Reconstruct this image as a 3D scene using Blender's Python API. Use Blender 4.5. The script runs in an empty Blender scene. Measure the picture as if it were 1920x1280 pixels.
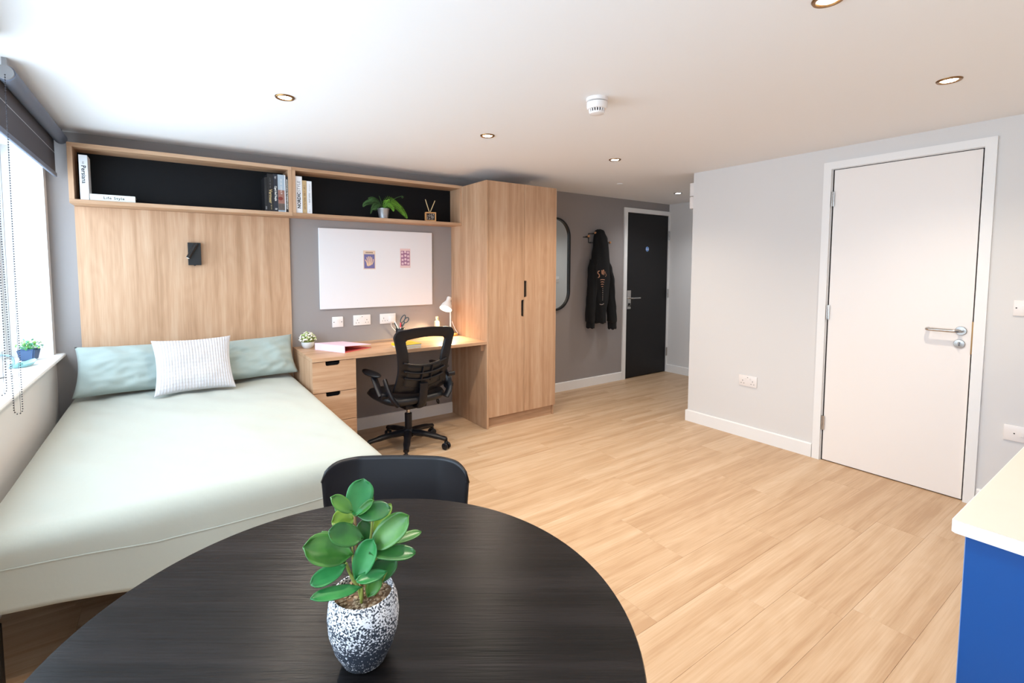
import bpy, bmesh, math, random
from mathutils import Vector, Matrix, noise
random.seed(7)
S = bpy.context.scene
COL = S.collection
R = math.radians
PI = math.pi

# ------------------------------------------------------------------ camera
F_PX, CX, CY = 900.272, 935.415, 560.729
cam_d = bpy.data.cameras.new('camera')
cam_d.sensor_fit = 'HORIZONTAL'
cam_d.sensor_width = 36.0
cam_d.lens = F_PX / 1920 * 36
cam_d.shift_x = (960 - CX) / 1920
cam_d.shift_y = (CY - 640) / 1920
cam_d.clip_start = 0.02
cam = bpy.data.objects.new('camera', cam_d)
COL.objects.link(cam)
_yaw, _pitch, _roll = 0.6012, -0.0646, 0.001
_f = Vector((math.sin(_yaw) * math.cos(_pitch), math.cos(_yaw) * math.cos(_pitch), math.sin(_pitch)))
_r = Vector((math.cos(_yaw), -math.sin(_yaw), 0))
_u = _r.cross(_f)
_r2 = _r * math.cos(_roll) + _u * math.sin(_roll)
_u2 = -_r * math.sin(_roll) + _u * math.cos(_roll)
cam.matrix_world = Matrix(((_r2.x, _u2.x, -_f.x, 0.5914), (_r2.y, _u2.y, -_f.y, -3.954), (_r2.z, _u2.z, -_f.z, 1.3655), (0, 0, 0, 1)))
S.camera = cam

# ------------------------------------------------------------------ world, exposure
W = bpy.data.worlds.new('daylight')
S.world = W
W.use_nodes = True
_bg = W.node_tree.nodes['Background']
_bg.inputs[0].default_value = (0.66, 0.83, 1.0, 1)
_bg.inputs[1].default_value = 6.6
vs = S.view_settings
vs.view_transform = 'Standard'
vs.look = 'None'
vs.gamma = 1
vs.use_curve_mapping = False
vs.exposure = 0.44
S.cycles.max_bounces = 8
S.cycles.diffuse_bounces = 6
S.cycles.sample_clamp_indirect = 6
SPOT_W = 38

# ------------------------------------------------------------------ room dimensions (metres)
H = 2.192            # ceiling
W1 = 4.397           # right partition face
YC = -1.412          # its far corner
W2 = 5.997           # entry right wall
YR = -4.34           # rear wall
SILL = 0.84
WY0, WY1 = -4.15, -0.07   # window opening along y
WTOP = 2.06

# sky portal in the window opening
pl = bpy.data.lights.new('window_portal', 'AREA')
pl.shape = 'RECTANGLE'
pl.size = WY1 - WY0
pl.size_y = WTOP - SILL
pl.cycles.is_portal = True
po = bpy.data.objects.new('window_portal', pl)
COL.objects.link(po)
po.location = (-0.27, (WY0 + WY1) / 2, (SILL + WTOP) / 2)
po.rotation_euler = (R(90), 0, R(-90))

# ------------------------------------------------------------------ materials
def lin(c):
    c = c / 255
    return c / 12.92 if c <= 0.04045 else ((c + 0.055) / 1.055) ** 2.4
def rgb(r, g, b):
    return (lin(r), lin(g), lin(b), 1)
def mat(name, col, rough=0.5, metal=0.0, spec=None, bump=0, bscale=60, emit=None, estr=0, var=0, vscale=3, sheen=0, alpha=None, trans=0, ior=None, coat=0):
    m = bpy.data.materials.new(name)
    m.use_nodes = True
    nt = m.node_tree
    b = nt.nodes['Principled BSDF']
    b.inputs['Base Color'].default_value = col
    b.inputs['Roughness'].default_value = rough
    b.inputs['Metallic'].default_value = metal
    if spec is not None:
        b.inputs['Specular IOR Level'].default_value = spec
    if trans:
        b.inputs['Transmission Weight'].default_value = trans
    if ior:
        b.inputs['IOR'].default_value = ior
    if coat:
        b.inputs['Coat Weight'].default_value = coat
        b.inputs['Coat Roughness'].default_value = 0.15
    if sheen:
        b.inputs['Sheen Weight'].default_value = sheen
    if emit:
        b.inputs['Emission Color'].default_value = emit
        b.inputs['Emission Strength'].default_value = estr
    tc = nt.nodes.new('ShaderNodeTexCoord')
    if var:
        n = nt.nodes.new('ShaderNodeTexNoise')
        n.inputs['Scale'].default_value = vscale
        n.inputs['Detail'].default_value = 4
        nt.links.new(tc.outputs['Object'], n.inputs['Vector'])
        mx = nt.nodes.new('ShaderNodeMix')
        mx.data_type = 'RGBA'
        mx.inputs[6].default_value = tuple(max(0, c * (1 - var)) for c in col[:3]) + (1,)
        mx.inputs[7].default_value = tuple(min(1, c * (1 + var)) for c in col[:3]) + (1,)
        nt.links.new(n.outputs['Fac'], mx.inputs[0])
        nt.links.new(mx.outputs[2], b.inputs['Base Color'])
    if bump:
        n2 = nt.nodes.new('ShaderNodeTexNoise')
        n2.inputs['Scale'].default_value = bscale
        n2.inputs['Detail'].default_value = 5
        nt.links.new(tc.outputs['Object'], n2.inputs['Vector'])
        bp = nt.nodes.new('ShaderNodeBump')
        bp.inputs['Strength'].default_value = bump
        bp.inputs['Distance'].default_value = 0.01
        nt.links.new(n2.outputs['Fac'], bp.inputs['Height'])
        nt.links.new(bp.outputs['Normal'], b.inputs['Normal'])
    if alpha is not None:
        out = nt.nodes['Material Output']
        tr = nt.nodes.new('ShaderNodeBsdfTransparent')
        ms = nt.nodes.new('ShaderNodeMixShader')
        ms.inputs[0].default_value = alpha
        nt.links.new(tr.outputs[0], ms.inputs[1])
        nt.links.new(b.outputs[0], ms.inputs[2])
        nt.links.new(ms.outputs[0], out.inputs['Surface'])
    return m

def wood(name, c_dark, c_mid, c_light, axis='z', scale=1.0, rough=0.45, rand=False, bump=0.05, spec=0.4, contrast=1.0):
    """long grain along one axis: stretched noise, cathedral figure and fine pores"""
    m = bpy.data.materials.new(name)
    m.use_nodes = True
    nt = m.node_tree
    b = nt.nodes['Principled BSDF']
    b.inputs['Roughness'].default_value = rough
    b.inputs['Specular IOR Level'].default_value = spec
    tc = nt.nodes.new('ShaderNodeTexCoord')
    vec = tc.outputs['Object']
    if rand:
        oi = nt.nodes.new('ShaderNodeObjectInfo')
        cmb = nt.nodes.new('ShaderNodeVectorMath')
        cmb.operation = 'SCALE'
        cmb.inputs[0].default_value = (37.0, 91.0, 13.0)
        nt.links.new(oi.outputs['Random'], cmb.inputs['Scale'])
        ad = nt.nodes.new('ShaderNodeVectorMath')
        ad.operation = 'ADD'
        nt.links.new(vec, ad.inputs[0])
        nt.links.new(cmb.outputs[0], ad.inputs[1])
        vec = ad.outputs[0]
    def mapped(along, across):
        mp = nt.nodes.new('ShaderNodeMapping')
        s = [across * scale] * 3
        s['xyz'.index(axis)] = along * scale
        mp.inputs['Scale'].default_value = s
        nt.links.new(vec, mp.inputs['Vector'])
        return mp.outputs[0]
    n1 = nt.nodes.new('ShaderNodeTexNoise')
    n1.inputs['Scale'].default_value = 1
    n1.inputs['Detail'].default_value = 5
    n1.inputs['Distortion'].default_value = 0.35
    nt.links.new(mapped(0.8, 20), n1.inputs['Vector'])
    n2 = nt.nodes.new('ShaderNodeTexNoise')
    n2.inputs['Scale'].default_value = 1
    n2.inputs['Detail'].default_value = 6
    nt.links.new(mapped(6, 170), n2.inputs['Vector'])
    n3 = nt.nodes.new('ShaderNodeTexNoise')
    n3.inputs['Scale'].default_value = 1
    n3.inputs['Detail'].default_value = 2
    nt.links.new(mapped(1.2, 5), n3.inputs['Vector'])
    # cathedral figure: rings of a slow noise
    mul = nt.nodes.new('ShaderNodeMath')
    mul.operation = 'MULTIPLY'
    mul.inputs[1].default_value = 70
    nt.links.new(n3.outputs['Fac'], mul.inputs[0])
    sn = nt.nodes.new('ShaderNodeMath')
    sn.operation = 'SINE'
    nt.links.new(mul.outputs[0], sn.inputs[0])
    a1 = nt.nodes.new('ShaderNodeMath')
    a1.operation = 'MULTIPLY_ADD'
    a1.inputs[1].default_value = 0.028
    nt.links.new(sn.outputs[0], a1.inputs[0])
    nt.links.new(n1.outputs['Fac'], a1.inputs[2])
    a2 = nt.nodes.new('ShaderNodeMath')
    a2.operation = 'MULTIPLY_ADD'
    a2.inputs[1].default_value = 0.46
    nt.links.new(n2.outputs['Fac'], a2.inputs[0])
    nt.links.new(a1.outputs[0], a2.inputs[2])
    fac = a2.outputs[0]
    if rand:
        a3 = nt.nodes.new('ShaderNodeMath')
        a3.operation = 'MULTIPLY_ADD'
        a3.inputs[1].default_value = 0.09
        nt.links.new(oi.outputs['Random'], a3.inputs[0])
        nt.links.new(fac, a3.inputs[2])
        fac = a3.outputs[0]
    cr = nt.nodes.new('ShaderNodeValToRGB')
    mid = 0.73 + (0.045 if rand else 0)
    e = cr.color_ramp.elements
    e[0].position = mid - 0.21 / contrast
    e[0].color = c_dark
    e[1].position = mid + 0.21 / contrast
    e[1].color = c_light
    k = cr.color_ramp.elements.new(mid)
    k.color = c_mid
    nt.links.new(fac, cr.inputs[0])
    nt.links.new(cr.outputs[0], b.inputs['Base Color'])
    if bump:
        bp = nt.nodes.new('ShaderNodeBump')
        bp.inputs['Strength'].default_value = bump
        bp.inputs['Distance'].default_value = 0.004
        nt.links.new(n2.outputs['Fac'], bp.inputs['Height'])
        nt.links.new(bp.outputs['Normal'], b.inputs['Normal'])
    return m

OAK = (rgb(168, 130, 98), rgb(187, 149, 117), rgb(199, 165, 135))
M = {
 'ceiling': mat('ceiling_paint', rgb(238, 238, 238), 0.9, bump=0.02),
 'wall_light': mat('light_grey_paint', rgb(220, 218, 216), 0.85, bump=0.02, bscale=200),
 'wall_grey': mat('mid_grey_paint', rgb(150, 144, 142), 0.85, bump=0.02, bscale=200),
 'trim': mat('white_satin_paint', rgb(238, 237, 235), 0.45),
 'door_white': mat('white_laminate', rgb(240, 234, 229), 0.4),
 'door_dark': mat('charcoal_laminate', rgb(26, 24, 25), 0.45, spec=0.3),
 'oak_z': wood('oak_vertical', *OAK, axis='z', contrast=0.85),
 'oak_x': wood('oak_horizontal', *OAK, axis='x'),
 'oak_y': wood('oak_deep', *OAK, axis='y'),
 'plank': wood('oak_plank', rgb(182, 148, 114), rgb(197, 166, 133), rgb(209, 182, 152), axis='x', rough=0.42, rand=True, bump=0.03, scale=0.8, contrast=1.0),
 'grout': mat('plank_joint', rgb(165, 130, 96), 0.8),
 'black_board': mat('black_board', rgb(14, 15, 18), 0.6, spec=0.2),
 'table': wood('black_ash', rgb(9, 8, 8), rgb(17, 15, 15), rgb(28, 25, 25), axis='x', rough=0.29, bump=0.25, spec=0.2, scale=1.3),
 'black_plastic': mat('black_plastic', rgb(16, 16, 21), 0.40, spec=0.35, bump=0.03, bscale=400),
 'black_metal': mat('black_metal', rgb(18, 18, 19), 0.4, 0.0),
 'black_soft': mat('black_upholstery', rgb(16, 18, 22), 0.42, bump=0.05, bscale=300),
 'mesh_fabric': mat('black_mesh_fabric', rgb(16, 14, 14), 0.8, alpha=0.32),
 'chrome': mat('brushed_steel', rgb(190, 186, 182), 0.25, 1.0),
 'brass': mat('satin_brass', rgb(150, 112, 72), 0.3, 1.0),
 'duvet': mat('sage_cotton', rgb(168, 171, 161), 0.9, bump=0.06, bscale=35, sheen=0.2),
 'pillow': mat('sage_pillow_cotton', rgb(154, 166, 161), 0.9, bump=0.06, bscale=40, sheen=0.2),
 'cushion': mat('white_cord', rgb(196, 194, 197), 0.95, sheen=0.3),
 'mattress': mat('mattress_ticking', rgb(215, 214, 210), 0.9),
 'white_plastic': mat('white_plastic', rgb(236, 230, 226), 0.35),
 'dark_hole': mat('dark_slot', rgb(40, 34, 32), 0.8),
 'whiteboard': mat('whiteboard_enamel', rgb(232, 230, 232), 0.3),
 'blind': mat('grey_blackout_fabric', rgb(84, 82, 88), 0.8, bump=0.03, bscale=300),
 'blind_tube': mat('grey_blind_roll', rgb(112, 120, 136), 0.6),
 'blind_line': mat('pale_strip', rgb(190, 195, 205), 0.6),
 'bracket_grey': mat('grey_bracket', rgb(150, 150, 152), 0.4),
 'chain': mat('bead_chain', rgb(45, 43, 50), 0.4, 0.0),
 'glass': mat('clear_glass', (0.9, 0.95, 1, 1), 0.03, alpha=0.06),
 'mirror': mat('mirror_glass', (0.86, 0.9, 0.88, 1), 0.02, 1.0),
 'blue': mat('royal_blue_laminate', rgb(3, 70, 138), 0.4),
 'blue_edge': mat('pale_blue_edging', rgb(110, 140, 185), 0.4),
 'worktop': mat('cream_stone_worktop', rgb(202, 192, 181), 0.35, var=0.06, vscale=9),
 'worktop_edge': mat('white_worktop_edge', rgb(222, 219, 216), 0.4),
 'soil': mat('gravel', rgb(120, 92, 66), 0.9, var=0.5, vscale=90),
 'stem': mat('plant_stem', rgb(140, 150, 70), 0.5),
 'sconce_led': mat('reading_led', rgb(240, 235, 225), 0.3),
 'terracotta': mat('wood_peg', rgb(205, 150, 105), 0.5),
}

def emis(name, col, s):
    m = bpy.data.materials.new(name)
    m.use_nodes = True
    b = m.node_tree.nodes['Principled BSDF']
    b.inputs['Base Color'].default_value = col
    b.inputs['Emission Color'].default_value = col
    b.inputs['Emission Strength'].default_value = s
    return m

# ------------------------------------------------------------------ mesh helpers
def box(bm, x0, x1, y0, y1, z0, z1, bev=0.0, seg=2):
    if x0 > x1: x0, x1 = x1, x0
    if y0 > y1: y0, y1 = y1, y0
    if z0 > z1: z0, z1 = z1, z0
    v = [bm.verts.new((x, y, z)) for x in (x0, x1) for y in (y0, y1) for z in (z0, z1)]
    fs = [(0, 1, 3, 2), (4, 6, 7, 5), (0, 4, 5, 1), (2, 3, 7, 6), (0, 2, 6, 4), (1, 5, 7, 3)]
    faces = [bm.faces.new([v[i] for i in f]) for f in fs]
    if bev > 0:
        ed = set(e for f in faces for e in f.edges)
        bmesh.ops.bevel(bm, geom=list(ed), offset=bev, segments=seg, affect='EDGES', profile=0.5)
    return bm

def prism(bm, pts, axis, a, b):
    """closed 2-D outline pushed along an axis from a to b; pts in the other two axes in xyz order"""
    def P(p, t):
        if axis == 'x': return (t, p[0], p[1])
        if axis == 'y': return (p[0], t, p[1])
        return (p[0], p[1], t)
    A = [bm.verts.new(P(p, a)) for p in pts]
    B = [bm.verts.new(P(p, b)) for p in pts]
    n = len(pts)
    bm.faces.new(A)
    bm.faces.new(B[::-1])
    for i in range(n):
        j = (i + 1) % n
        bm.faces.new([A[i], B[i], B[j], A[j]])
    return bm

def lathe(bm, prof, c=(0, 0, 0), seg=32, close=True, mtx=None):
    rings = []
    for r, z in prof:
        ring = []
        for k in range(seg):
            a = 2 * PI * k / seg
            p = Vector((r * math.cos(a), r * math.sin(a), z))
            if mtx: p = mtx @ p
            ring.append(bm.verts.new(p + Vector(c)))
        rings.append(ring)
    for i in range(len(rings) - 1):
        for k in range(seg):
            j = (k + 1) % seg
            bm.faces.new([rings[i][k], rings[i][j], rings[i + 1][j], rings[i + 1][k]])
    if close:
        bm.faces.new(rings[0][::-1])
        bm.faces.new(rings[-1])
    return bm

def tube(bm, pts, rad, seg=10, cap=True, flat=1.0, up=None):
    """swept tube; rad number or list; flat squashes the section along its local second axis"""
    pts = [Vector(p) for p in pts]
    n = len(pts)
    if not hasattr(rad, '__len__'): rad = [rad] * n
    rings = []
    prev = None
    for i, p in enumerate(pts):
        t = (pts[min(i + 1, n - 1)] - pts[max(i - 1, 0)]).normalized()
        if prev is None:
            ref = Vector(up) if up else (Vector((0, 0, 1)) if abs(t.z) < 0.9 else Vector((0, 1, 0)))
            nrm = (ref - t * ref.dot(t)).normalized()
        else:
            nrm = (prev - t * prev.dot(t)).normalized()
        prev = nrm
        bi = t.cross(nrm)
        rings.append([bm.verts.new(p + (nrm * math.cos(2 * PI * k / seg) * flat + bi * math.sin(2 * PI * k / seg)) * rad[i]) for k in range(seg)])
    for i in range(n - 1):
        for k in range(seg):
            j = (k + 1) % seg
            bm.faces.new([rings[i][k], rings[i][j], rings[i + 1][j], rings[i + 1][k]])
    if cap:
        bm.faces.new(rings[0][::-1])
        bm.faces.new(rings[-1])
    return bm

def ball(bm, c, r, seg=12, rings=8, sc=(1, 1, 1)):
    m = Matrix.Translation(c) @ Matrix.Diagonal((sc[0], sc[1], sc[2], 1))
    bmesh.ops.create_uvsphere(bm, u_segments=seg, v_segments=rings, radius=r, matrix=m)
    return bm

def smooth_path(pts, n=8):
    """Catmull-Rom through points"""
    P = [Vector(p) for p in pts]
    out = []
    for i in range(len(P) - 1):
        p0, p1, p2, p3 = P[max(i - 1, 0)], P[i], P[i + 1], P[min(i + 2, len(P) - 1)]
        for k in range(n):
            t = k / n
            out.append(0.5 * ((2 * p1) + (-p0 + p2) * t + (2 * p0 - 5 * p1 + 4 * p2 - p3) * t * t + (-p0 + 3 * p1 - 3 * p2 + p3) * t ** 3))
    out.append(P[-1])
    return out

def rrect(x0, x1, z0, z1, r, n=6):
    """rounded rectangle outline"""
    out = []
    for cx, cz, a0 in ((x1 - r, z1 - r, 0), (x0 + r, z1 - r, 90), (x0 + r, z0 + r, 180), (x1 - r, z0 + r, 270)):
        for k in range(n + 1):
            a = R(a0 + 90 * k / n)
            out.append((cx + r * math.cos(a), cz + r * math.sin(a)))
    return out

def NB(): return bmesh.new()

MW = {}   # world matrices of parents
def obj(name, bm, m, parent=None, smooth=False, local=False, kind=None, label=None, cat=None, group=None, angle=40):
    me = bpy.data.meshes.new(name)
    bmesh.ops.recalc_face_normals(bm, faces=bm.faces[:])
    bm.to_mesh(me)
    bm.free()
    for mm in (m if isinstance(m, (list, tuple)) else [m]):
        me.materials.append(M[mm] if isinstance(mm, str) else mm)
    return link(name, me, parent, smooth, local, kind, label, cat, group, angle)

def link(name, me, parent=None, smooth=False, local=False, kind=None, label=None, cat=None, group=None, angle=40):
    o = bpy.data.objects.new(name, me)
    COL.objects.link(o)
    if smooth:
        me.shade_smooth()
        if angle < 180:
            me.set_sharp_from_angle(angle=R(angle))
    mw = Matrix()
    if parent is not None:
        o.parent = parent
        if local:
            mw = MW[parent.name]
        else:
            pm = MW[parent.name]
            me.transform(pm.inverted())
            mw = pm
    else:
        if not local:
            xs = [v.co for v in me.vertices]
            lo = Vector((min(v.x for v in xs), min(v.y for v in xs), min(v.z for v in xs)))
            hi = Vector((max(v.x for v in xs), max(v.y for v in xs), max(v.z for v in xs)))
            c = Vector(((lo.x + hi.x) / 2, (lo.y + hi.y) / 2, lo.z))
            me.transform(Matrix.Translation(-c))
            o.location = c
            mw = Matrix.Translation(c)
    MW[o.name] = mw
    tag(o, label, cat, group, kind)
    return o

def tag(o, label=None, cat=None, group=None, kind=None):
    if label: o['label'] = label
    if cat: o['category'] = cat
    if group: o['group'] = group
    if kind: o['kind'] = kind
    return o

def thing(name, label=None, cat=None, loc=(0, 0, 0), rz=0, group=None, kind=None, rot=None):
    o = bpy.data.objects.new(name, None)
    COL.objects.link(o)
    o.empty_display_size = 0.05
    o.location = loc
    o.rotation_euler = rot if rot else (0, 0, rz)
    from mathutils import Euler
    MW[o.name] = Matrix.Translation(loc) @ Euler(o.rotation_euler).to_matrix().to_4x4()
    return tag(o, label, cat, group, kind)

def copy_tree(o, parent=None):
    c = o.copy()
    COL.objects.link(c)
    c.parent = parent
    for ch in list(o.children):
        copy_tree(ch, c)
    return c

def text_mesh(s, size, bold=0.0, extrude=0.0003, spacing=1.0):
    cu = bpy.data.curves.new('lettering', 'FONT')
    cu.body = s
    cu.size = size
    cu.align_x = 'CENTER'
    cu.align_y = 'CENTER'
    cu.offset = bold
    cu.extrude = extrude
    cu.space_character = spacing
    cu.resolution_u = 2
    t = bpy.data.objects.new('tmp_text', cu)
    COL.objects.link(t)
    bpy.context.view_layer.update()
    me = bpy.data.meshes.new_from_object(t.evaluated_get(bpy.context.evaluated_depsgraph_get()))
    bpy.data.objects.remove(t)
    bpy.data.curves.remove(cu)
    return me

def put_text(s, size, mtx, m, parent, bold=0.0, spacing=1.0, fit=None):
    me = text_mesh(s, size, bold, spacing=spacing)
    if fit and len(me.vertices):
        w = max(v.co.x for v in me.vertices) - min(v.co.x for v in me.vertices)
        me.transform(Matrix.Diagonal((fit / w, 1, 1, 1)))
    me.transform(mtx)
    me.materials.clear()
    me.materials.append(m)
    return link('lettering', me, parent)

# ------------------------------------------------------------------ structure: floor with planks
bm = NB(); box(bm, -0.0, W2 + 0.1, YR, 0.06, -0.06, -0.004)
floor = obj('floor', bm, 'grout', kind='structure', label='oak-look plank floor of the whole room', smooth=False)
PL, PW, GAP = 0.98, 0.1985, 0.0002
bm = NB(); box(bm, GAP, PL - GAP, GAP, PW - GAP, -0.004, 0.0)
for e_ in list(bm.edges): pass
top_e = [e for e in bm.edges if all(abs(v.co.z) < 1e-6 for v in e.verts)]
bmesh.ops.bevel(bm, geom=top_e, offset=0.0006, segments=1, affect='EDGES')
plank_me = bpy.data.meshes.new('plank')
bm.to_mesh(plank_me); bm.free()
plank_me.materials.append(M['plank'])
part_cache = {}
def plank_mesh(x0, x1, y0, y1):
    key = (round(x1 - x0, 3), round(y1 - y0, 3))
    if key == (PL, round(PW, 3)): return plank_me
    if key not in part_cache:
        b_ = NB(); box(b_, GAP, key[0] - GAP, GAP, key[1] - GAP, -0.004, 0.0)
        te = [e for e in b_.edges if all(abs(v.co.z) < 1e-6 for v in e.verts)]
        bmesh.ops.bevel(b_, geom=te, offset=0.0006, segments=1, affect='EDGES')
        me = bpy.data.meshes.new('plank'); b_.to_mesh(me); b_.free()
        me.materials.append(M['plank']); part_cache[key] = me
    return part_cache[key]
row_off = {0: 2.718, 1: 2.52, 2: 2.10}
y = -3.236
rows = []
k = 0
while y < 0: rows.append((k, y)); y += PW; k += 1
y = -3.236 - PW; k = -1
while y > YR - PW: rows.append((k, y)); y -= PW; k -= 1
rr = random.Random(3)
for k, y0 in rows:
    off = row_off.get(k, rr.uniform(0, PL))
    a, b_ = max(y0, YR), min(y0 + PW, -0.0005)
    if b_ - a < 0.01: continue
    xmax = W2 if b_ > YC + 0.02 else W1 + 0.01
    x = off - PL * math.ceil(off / PL)
    while x < xmax:
        xa, xb = max(x, 0.0), min(x + PL, xmax)
        if xb - xa > 0.02:
            o = bpy.data.objects.new('plank', plank_mesh(xa, xb, a, b_))
            COL.objects.link(o)
            o.parent = floor
            o.location = Vector((xa, a, 0)) - floor.location
        x += PL

# ceiling
bm = NB(); box(bm, -0.3, W2 + 0.1, YR - 0.1, 0.1, H, H + 0.1)
obj('ceiling', bm, 'ceiling', kind='structure', label='plain white plaster ceiling')

# back wall with the entry-door opening
DL, DR, DZ = 5.184, 5.98, 2.0376
bm = NB()
box(bm, -0.3, DL - 0.004, 0.0, 0.1, -0.06, H)
box(bm, DL - 0.004, W2 + 0.1, 0.0, 0.1, DZ + 0.004, H)
box(bm, DR + 0.004, W2 + 0.1, 0.0, 0.1, -0.06, DZ + 0.004)
box(bm, DL - 0.02, W2 + 0.1, 0.06, 0.1, -0.06, DZ + 0.02)
obj('wall_back', bm, 'wall_grey', kind='structure', label='mid-grey painted wall behind the bed, desk and entrance door')

# left wall around the window opening
bm = NB()
box(bm, -0.3, 0, YR - 0.1, 0, -0.06, SILL - 0.03)
box(bm, -0.3, 0, WY1, 0, SILL - 0.03, H)
box(bm, -0.3, 0, YR - 0.1, WY0, SILL - 0.03, H)
box(bm, -0.3, 0, WY0, WY1, WTOP, H)
obj('wall_left', bm, 'wall_light', kind='structure', label='light-painted window wall beside the bed')

# right partition with the white door opening
YL, YRR, LZ = -2.49, -3.2304, 2.04
bm = NB()
box(bm, W1, W1 + 0.1, YL + 0.004, YC, -0.06, H)
box(bm, W1, W1 + 0.1, YR - 0.1, YRR - 0.004, -0.06, H)
box(bm, W1, W1 + 0.1, YRR - 0.004, YL + 0.004, LZ + 0.004, H)
box(bm, W1 + 0.06, W1 + 0.1, YRR - 0.004, YL + 0.004, -0.06, LZ + 0.004)
box(bm, W1 + 0.1, W2 + 0.1, YC - 0.1, YC, -0.06, H)
obj('wall_right', bm, 'wall_light', kind='structure', label='light-grey partition wall holding the white door')
bm = NB(); box(bm, W2, W2 + 0.1, YC - 0.1, 0.0, -0.06, H)
obj('wall_entry', bm, 'wall_light', kind='structure', label='light-grey side wall next to the dark entrance door')
bm = NB(); box(bm, -0.3, W2, YR - 0.1, YR, -0.06, H)
obj('wall_rear', bm, 'wall_light', kind='structure', label='light-painted wall behind the camera')

# baseboards
SK = 0.1
def base_prof(t): return [(0, 0), (t, 0), (t, SK - 0.006), (t - 0.006, SK), (0, SK)]
bm = NB()
prism(bm, [(-p[0], p[1]) for p in base_prof(0.015)], 'x', 1.67, 2.762)
prism(bm, [(-p[0], p[1]) for p in base_prof(0.015)], 'x', 3.525, DL - 0.062)
obj('baseboard_back', bm, 'trim', kind='structure', label='white baseboard along the grey wall')
bm = NB()
prism(bm, [(W2 - p[0], p[1]) for p in base_prof(0.015)], 'y', YC, -0.018)
obj('baseboard_entry', bm, 'trim', kind='structure', label='white baseboard beside the dark entrance door')
bm = NB()
prism(bm, [(W1 - p[0], p[1]) for p in base_prof(0.015)], 'y', -2.428, YC)
prism(bm, [(YC + p[0], p[1]) for p in base_prof(0.015)], 'x', W1 - 0.015, W2 - 0.016)
obj('baseboard_right', bm, 'trim', kind='structure', label='white baseboard along the light partition wall left of the white door')
bm = NB()
prism(bm, [(W1 - p[0], p[1]) for p in base_prof(0.015)], 'y', -3.70, -3.292)
obj('baseboard_kitchen', bm, 'trim', kind='structure', label='white baseboard between white door and kitchen worktop')

# window: frame, panes, sill
win = thing('window_1', 'wide white window with deep sill beside the bed', None, (-0.24, (WY0 + WY1) / 2, SILL), kind='structure')
bm = NB()
fx0, fx1, ft = -0.26, -0.20, 0.055
box(bm, fx0, fx1, WY0, WY1, SILL, SILL + ft)
box(bm, fx0, fx1, WY0, WY1, WTOP - ft, WTOP)
for yy in (WY0, -2.90, -1.52, WY1 - ft):
    box(bm, fx0, fx1, yy, yy + ft, SILL + ft, WTOP - ft)
obj('window_frame', bm, 'trim', win)
for a, b_ in ((WY0 + ft, -2.90), (-2.90 + ft, -1.52), (-1.52 + ft, WY1 - ft)):
    bm = NB(); box(bm, -0.234, -0.230, a, b_, SILL + ft, WTOP - ft)
    obj('pane', bm, 'glass', win)
bm = NB()
prism(bm, [(-0.26, SILL - 0.028), (0.036, SILL - 0.028), (0.044, SILL - 0.02), (0.047, SILL - 0.012), (0.044, SILL - 0.004), (0.036, SILL), (-0.26, SILL)], 'y', WY0 - 0.05, -0.001)
# keep the board clear of the wall ends
obj('window_sill', bm, 'trim', win)

# ------------------------------------------------------------------ doors
def hinge_bm(bm, c, h, ax):
    tube(bm, [(c[0], c[1], c[2] - h / 2), (c[0], c[1], c[2] + h / 2)], 0.0065, 10)
    if ax == 'y':
        box(bm, c[0] - 0.001, c[0] + 0.002, c[1] - 0.014, c[1] + 0.014, c[2] - h / 2, c[2] + h / 2)
    else:
        box(bm, c[0] - 0.014, c[0] + 0.014, c[1] - 0.001, c[1] + 0.002, c[2] - h / 2, c[2] + h / 2)
    return bm
d1 = thing('door_1', 'white flush bathroom door with steel lever handle', None, (W1, -2.86, 0), kind='structure')
bm = NB(); box(bm, W1 + 0.003, W1 + 0.047, YRR + 0.003, YL - 0.003, 0.006, LZ, 0.001, 1)
leaf = obj('door_leaf', bm, 'door_white', d1)
bm = NB()
AL, AR, AZ = -2.433, -3.2855, 2.096
def arch(bm, o0, i0, i1, o1, zt, zi, f):
    # outline of an upside-down U
    prism(bm, [(o0, 0), (i0, 0), (i0, zi), (i1, zi), (i1, 0), (o1, 0), (o1, zt), (o0, zt)], *f)
arch(bm, AR, YRR - 0.006, YL + 0.010, AL, AZ, LZ + 0.008, ('x', W1 - 0.016, W1 - 0.0005))
obj('architrave', bm, 'trim', d1)
bm = NB()
arch(bm, YRR - 0.0035, YRR, YL + 0.001, YL + 0.0035, LZ + 0.0035, LZ + 0.001, ('x', W1 + 0.004, W1 + 0.05))
obj('door_lining', bm, 'dark_hole', d1)
for z in (1.844, 1.059, 0.271):
    bm = NB(); hinge_bm(bm, (W1 - 0.006, YL + 0.003, z), 0.10, 'y')
    obj('hinge', bm, 'chrome', d1, smooth=True)
bm = NB()
rot = Matrix.Rotation(R(-90), 4, 'Y')
lathe(bm, [(0.026, 0), (0.026, 0.006), (0.024, 0.008)], (W1 + 0.002, -3.182, 1.003), 28, mtx=rot)
obj('rose', bm, 'chrome', leaf, smooth=True)
bm = NB()
tube(bm, smooth_path([(W1, -3.182, 1.003), (W1 - 0.04, -3.182, 1.003), (W1 - 0.056, -3.168, 1.003), (W1 - 0.058, -3.14, 1.003), (W1 - 0.058, -3.07, 1.003), (W1 - 0.055, -3.046, 1.003), (W1 - 0.04, -3.038, 1.003), (W1 - 0.012, -3.038, 1.003)], 6), 0.0095, 12)
obj('lever_handle', bm, 'chrome', leaf, smooth=True)
bm = NB()
lathe(bm, [(0.026, 0), (0.026, 0.006), (0.024, 0.008), (0.010, 0.0085), (0.010, 0.012)], (W1 + 0.002, -3.178, 0.925), 28, mtx=rot)
box(bm, W1 - 0.026, W1 - 0.008, -3.181, -3.175, 0.912, 0.938, 0.002, 1)
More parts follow.
